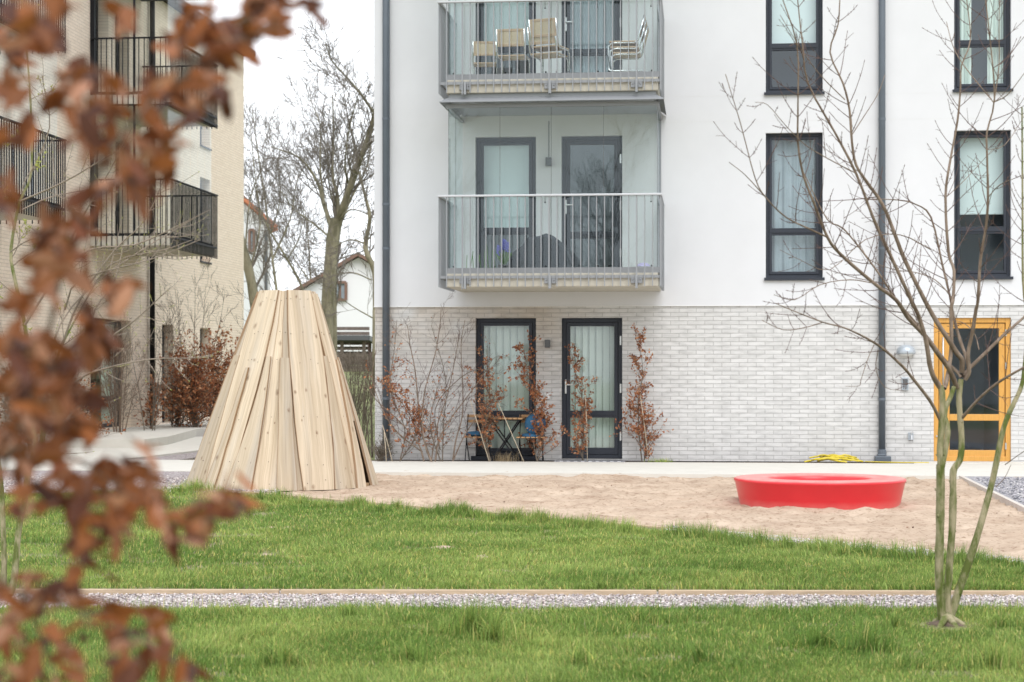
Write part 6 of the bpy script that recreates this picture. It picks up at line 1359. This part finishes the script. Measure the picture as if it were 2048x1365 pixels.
def far_tree(name, label, lines, Z, seed, n=14, Ln=2.2, lvl=2, kids=[5, 4], rmin=.0065, base=None, spread=1.0, cfgx=None):
    R = np.random.default_rng(seed); b = Zp(*lines[0][0][0], Z); t = thing(name, label, 'tree', (b[0], b[1], hz(lines[0][0][0][0], Z)), 'bare trees behind the houses gap')
    tk = MB(); tw = MB(); u = Z/FPX; tips = []
    c = dict(seg=4, curve=.35, wob=.10, up=.35, rmin=rmin, kids=kids, ang=(.35, .85), len=(.4, .7), tap=.45)
    if cfgx: c.update(cfgx)
    for i, (ln, w0, w1, dz_, nn) in enumerate(lines):
        S, rr = traced(tk, ln, Z, Z+dz_, w0/2*u, w1/2*u, sides=7, R=R)
        if i == 0: q = S[0].copy(); q[2] = hz(ln[0][0], Z)-.2; tk.tube([q, S[0]], [w0/2*u*1.25, w0/2*u], 7)
        if nn: along(tw, S, rr, nn, Ln, lvl, R, c, .15, .99, tips, spread, .35)
    tk.build('trunk', M['farbark'], t, smooth=True); tw.build('crown', M['fartwig'], t); return t
far_tree('bare_tree', 'large bare forked tree rising between the two apartment buildings', [
    ([(652, 690), (656, 600), (665, 483), (674, 439)], 27, 24, 0, 4), ([(674, 445), (696, 387), (718, 325), (740, 264), (752, 215)], 15, 9, -1.5, 16), ([(749, 228), (722, 189), (696, 158), (665, 123), (650, 85)], 6, 1.5, -2, 14),
    ([(668, 470), (648, 409), (635, 365), (599, 316), (542, 294)], 11, 2, 1.5, 18), ([(676, 440), (674, 387), (665, 352), (667, 264), (665, 190)], 10, 2, .5, 20), ([(648, 409), (640, 330), (640, 250), (620, 200)], 5, 1.2, 3, 14), ([(700, 380), (690, 330), (700, 250), (720, 180)], 5, 1.2, -3, 14), ([(665, 480), (630, 450), (590, 420), (560, 380)], 5, 1.2, 2.5, 13), ([(672, 450), (700, 420), (740, 430)], 4, 1.5, -1, 7), ([(690, 400), (710, 330), (745, 340)], 4, 1.5, 1, 7)], 58, 81, Ln=2.0)
far_tree('bare_tree', 'second thinner trunk standing just right of the large forked tree', [([(668, 700), (668, 600), (672, 520), (680, 450), (700, 400)], 13, 6, 0, 6), ([(680, 450), (660, 380), (655, 300)], 5, 1.5, .5, 10), ([(700, 400), (735, 330), (745, 250)], 5, 1.5, .5, 10)], 60, 82, Ln=1.8)
far_tree('bare_tree', 'crooked bare tree cut by the edge of the white building', [([(752, 620), (750, 545), (731, 497), (740, 439), (731, 395), (718, 343)], 14, 4, 0, 12), ([(735, 490), (700, 480), (660, 500)], 4, 1, 1, 7), ([(742, 560), (700, 545), (640, 560)], 3, 1, 1, 6), ([(752, 640), (700, 610), (650, 570)], 3, 1, 1, 6)], 54, 83, Ln=1.6)
far_tree('bare_tree', 'leaning thick trunk beside the corner of the brick building', [([(515, 680), (507, 590), (495, 530), (484, 490), (470, 430)], 22, 16, 0, 3), ([(500, 540), (520, 450), (510, 350), (500, 250)], 4, 1.2, 1, 14), ([(490, 510), (500, 400), (530, 320)], 4, 1.2, 1, 10)], 56, 84, Ln=1.6)
far_tree('bare_tree', 'slim slanting bare tree between the orange roof and the teepee', [([(612, 640), (604, 576), (575, 520), (542, 466), (520, 417), (505, 350)], 6, 2, 0, 14), ([(575, 520), (600, 470), (610, 400)], 3, 1, 0, 8), ([(542, 466), (560, 400), (555, 330)], 3, 1, 0, 8)], 62, 85, Ln=1.7)
far_tree('bare_tree', 'fine twigged bare tree far off at the left of the sky gap', [([(560, 700), (555, 600), (545, 520), (530, 400), (515, 300), (505, 220)], 7, 1.5, 0, 20), ([(545, 520), (580, 440), (590, 380), (600, 340)], 4, 1.2, 0, 12)], 75, 86, Ln=2.6)
far_tree('bare_tree', 'distant fine bare tree low behind the gabled house', [([(620, 690), (622, 600), (618, 500), (610, 420)], 6, 1.5, 0, 14), ([(618, 560), (590, 520), (570, 480)], 3, 1, 0, 8)], 100, 87, Ln=3.0, rmin=.012)

# ------------------------------------------------------------------ what stands behind the viewer, seen only in the window panes
ob = thing('apartment_building', 'pale apartment block opposite, seen only as a reflection in the window panes', 'building', (17, -24, 0))
mo_ = lambda a, z, d: (a, -24 + d, z)
hh = [(9+3.2*i+1.0*(j % 2)*0, 9+3.2*i+1.3, .9+2.9*j, 2.7+2.9*j) for i in range(7) for j in range(4)]
mb = MB(); wall(mb, mo_, 7, 32, 0, 12, hh, .15); mb.quad((7, -24, 0), (7, -34, 0), (7, -34, 12), (7, -24, 12)); mb.quad((7, -34, 0), (32, -34, 0), (32, -34, 12), (7, -34, 12)); mb.quad((32, -24, 0), (32, -34, 0), (32, -34, 12), (32, -24, 12)); mb.build('wall', M['render'], ob)
for h in hh: mb = MB(); mb.quad(mo_(h[0], h[2], -.12), mo_(h[1], h[2], -.12), mo_(h[1], h[3], -.12), mo_(h[0], h[3], -.12)); mb.build('window', M['anth'], ob)
mb = MB(); mb.box(6.8, 32.2, -34.2, -23.8, 12.002, 12.3); mb.build('roof', M['darkroof'], ob)
for i, (bx_, by_, hh_) in enumerate(((-4, -24, 9.5), (5.5, -33, 12), (-11, -20, 12), (6.2, -12, 8))):
    R = np.random.default_rng(90+i); t = thing('bare_tree', ('middle sized bare tree behind the viewer, left of centre in the window reflections', 'tall bare tree behind the viewer mirrored in the terrace door', 'tallest bare tree behind the viewer, farthest left in the reflections', 'smallest bare tree behind the viewer beside the opposite block')[i], 'tree', (bx_, by_, 0), 'mirrored trees behind the viewer'); tk = MB(); tw = MB()
    S = smooth_line([(bx_, by_, -.1), (bx_+.2, by_, hh_*.35), (bx_-.1, by_+.2, hh_*.7), (bx_, by_, hh_)]); rr = np.linspace(.2, .03, len(S)); tk.tube(S, rr, 8)
    along(tw, S, rr, 20, hh_*.35, 3, R, dict(seg=4, curve=.3, wob=.1, up=.4, rmin=.012, kids=[3, 3, 4], ang=(.4, .9), len=(.4, .7), tap=.45), .2, .99)
    tk.build('trunk', M['farbark'], t, smooth=True); tw.build('crown', M['fartwig'], t)
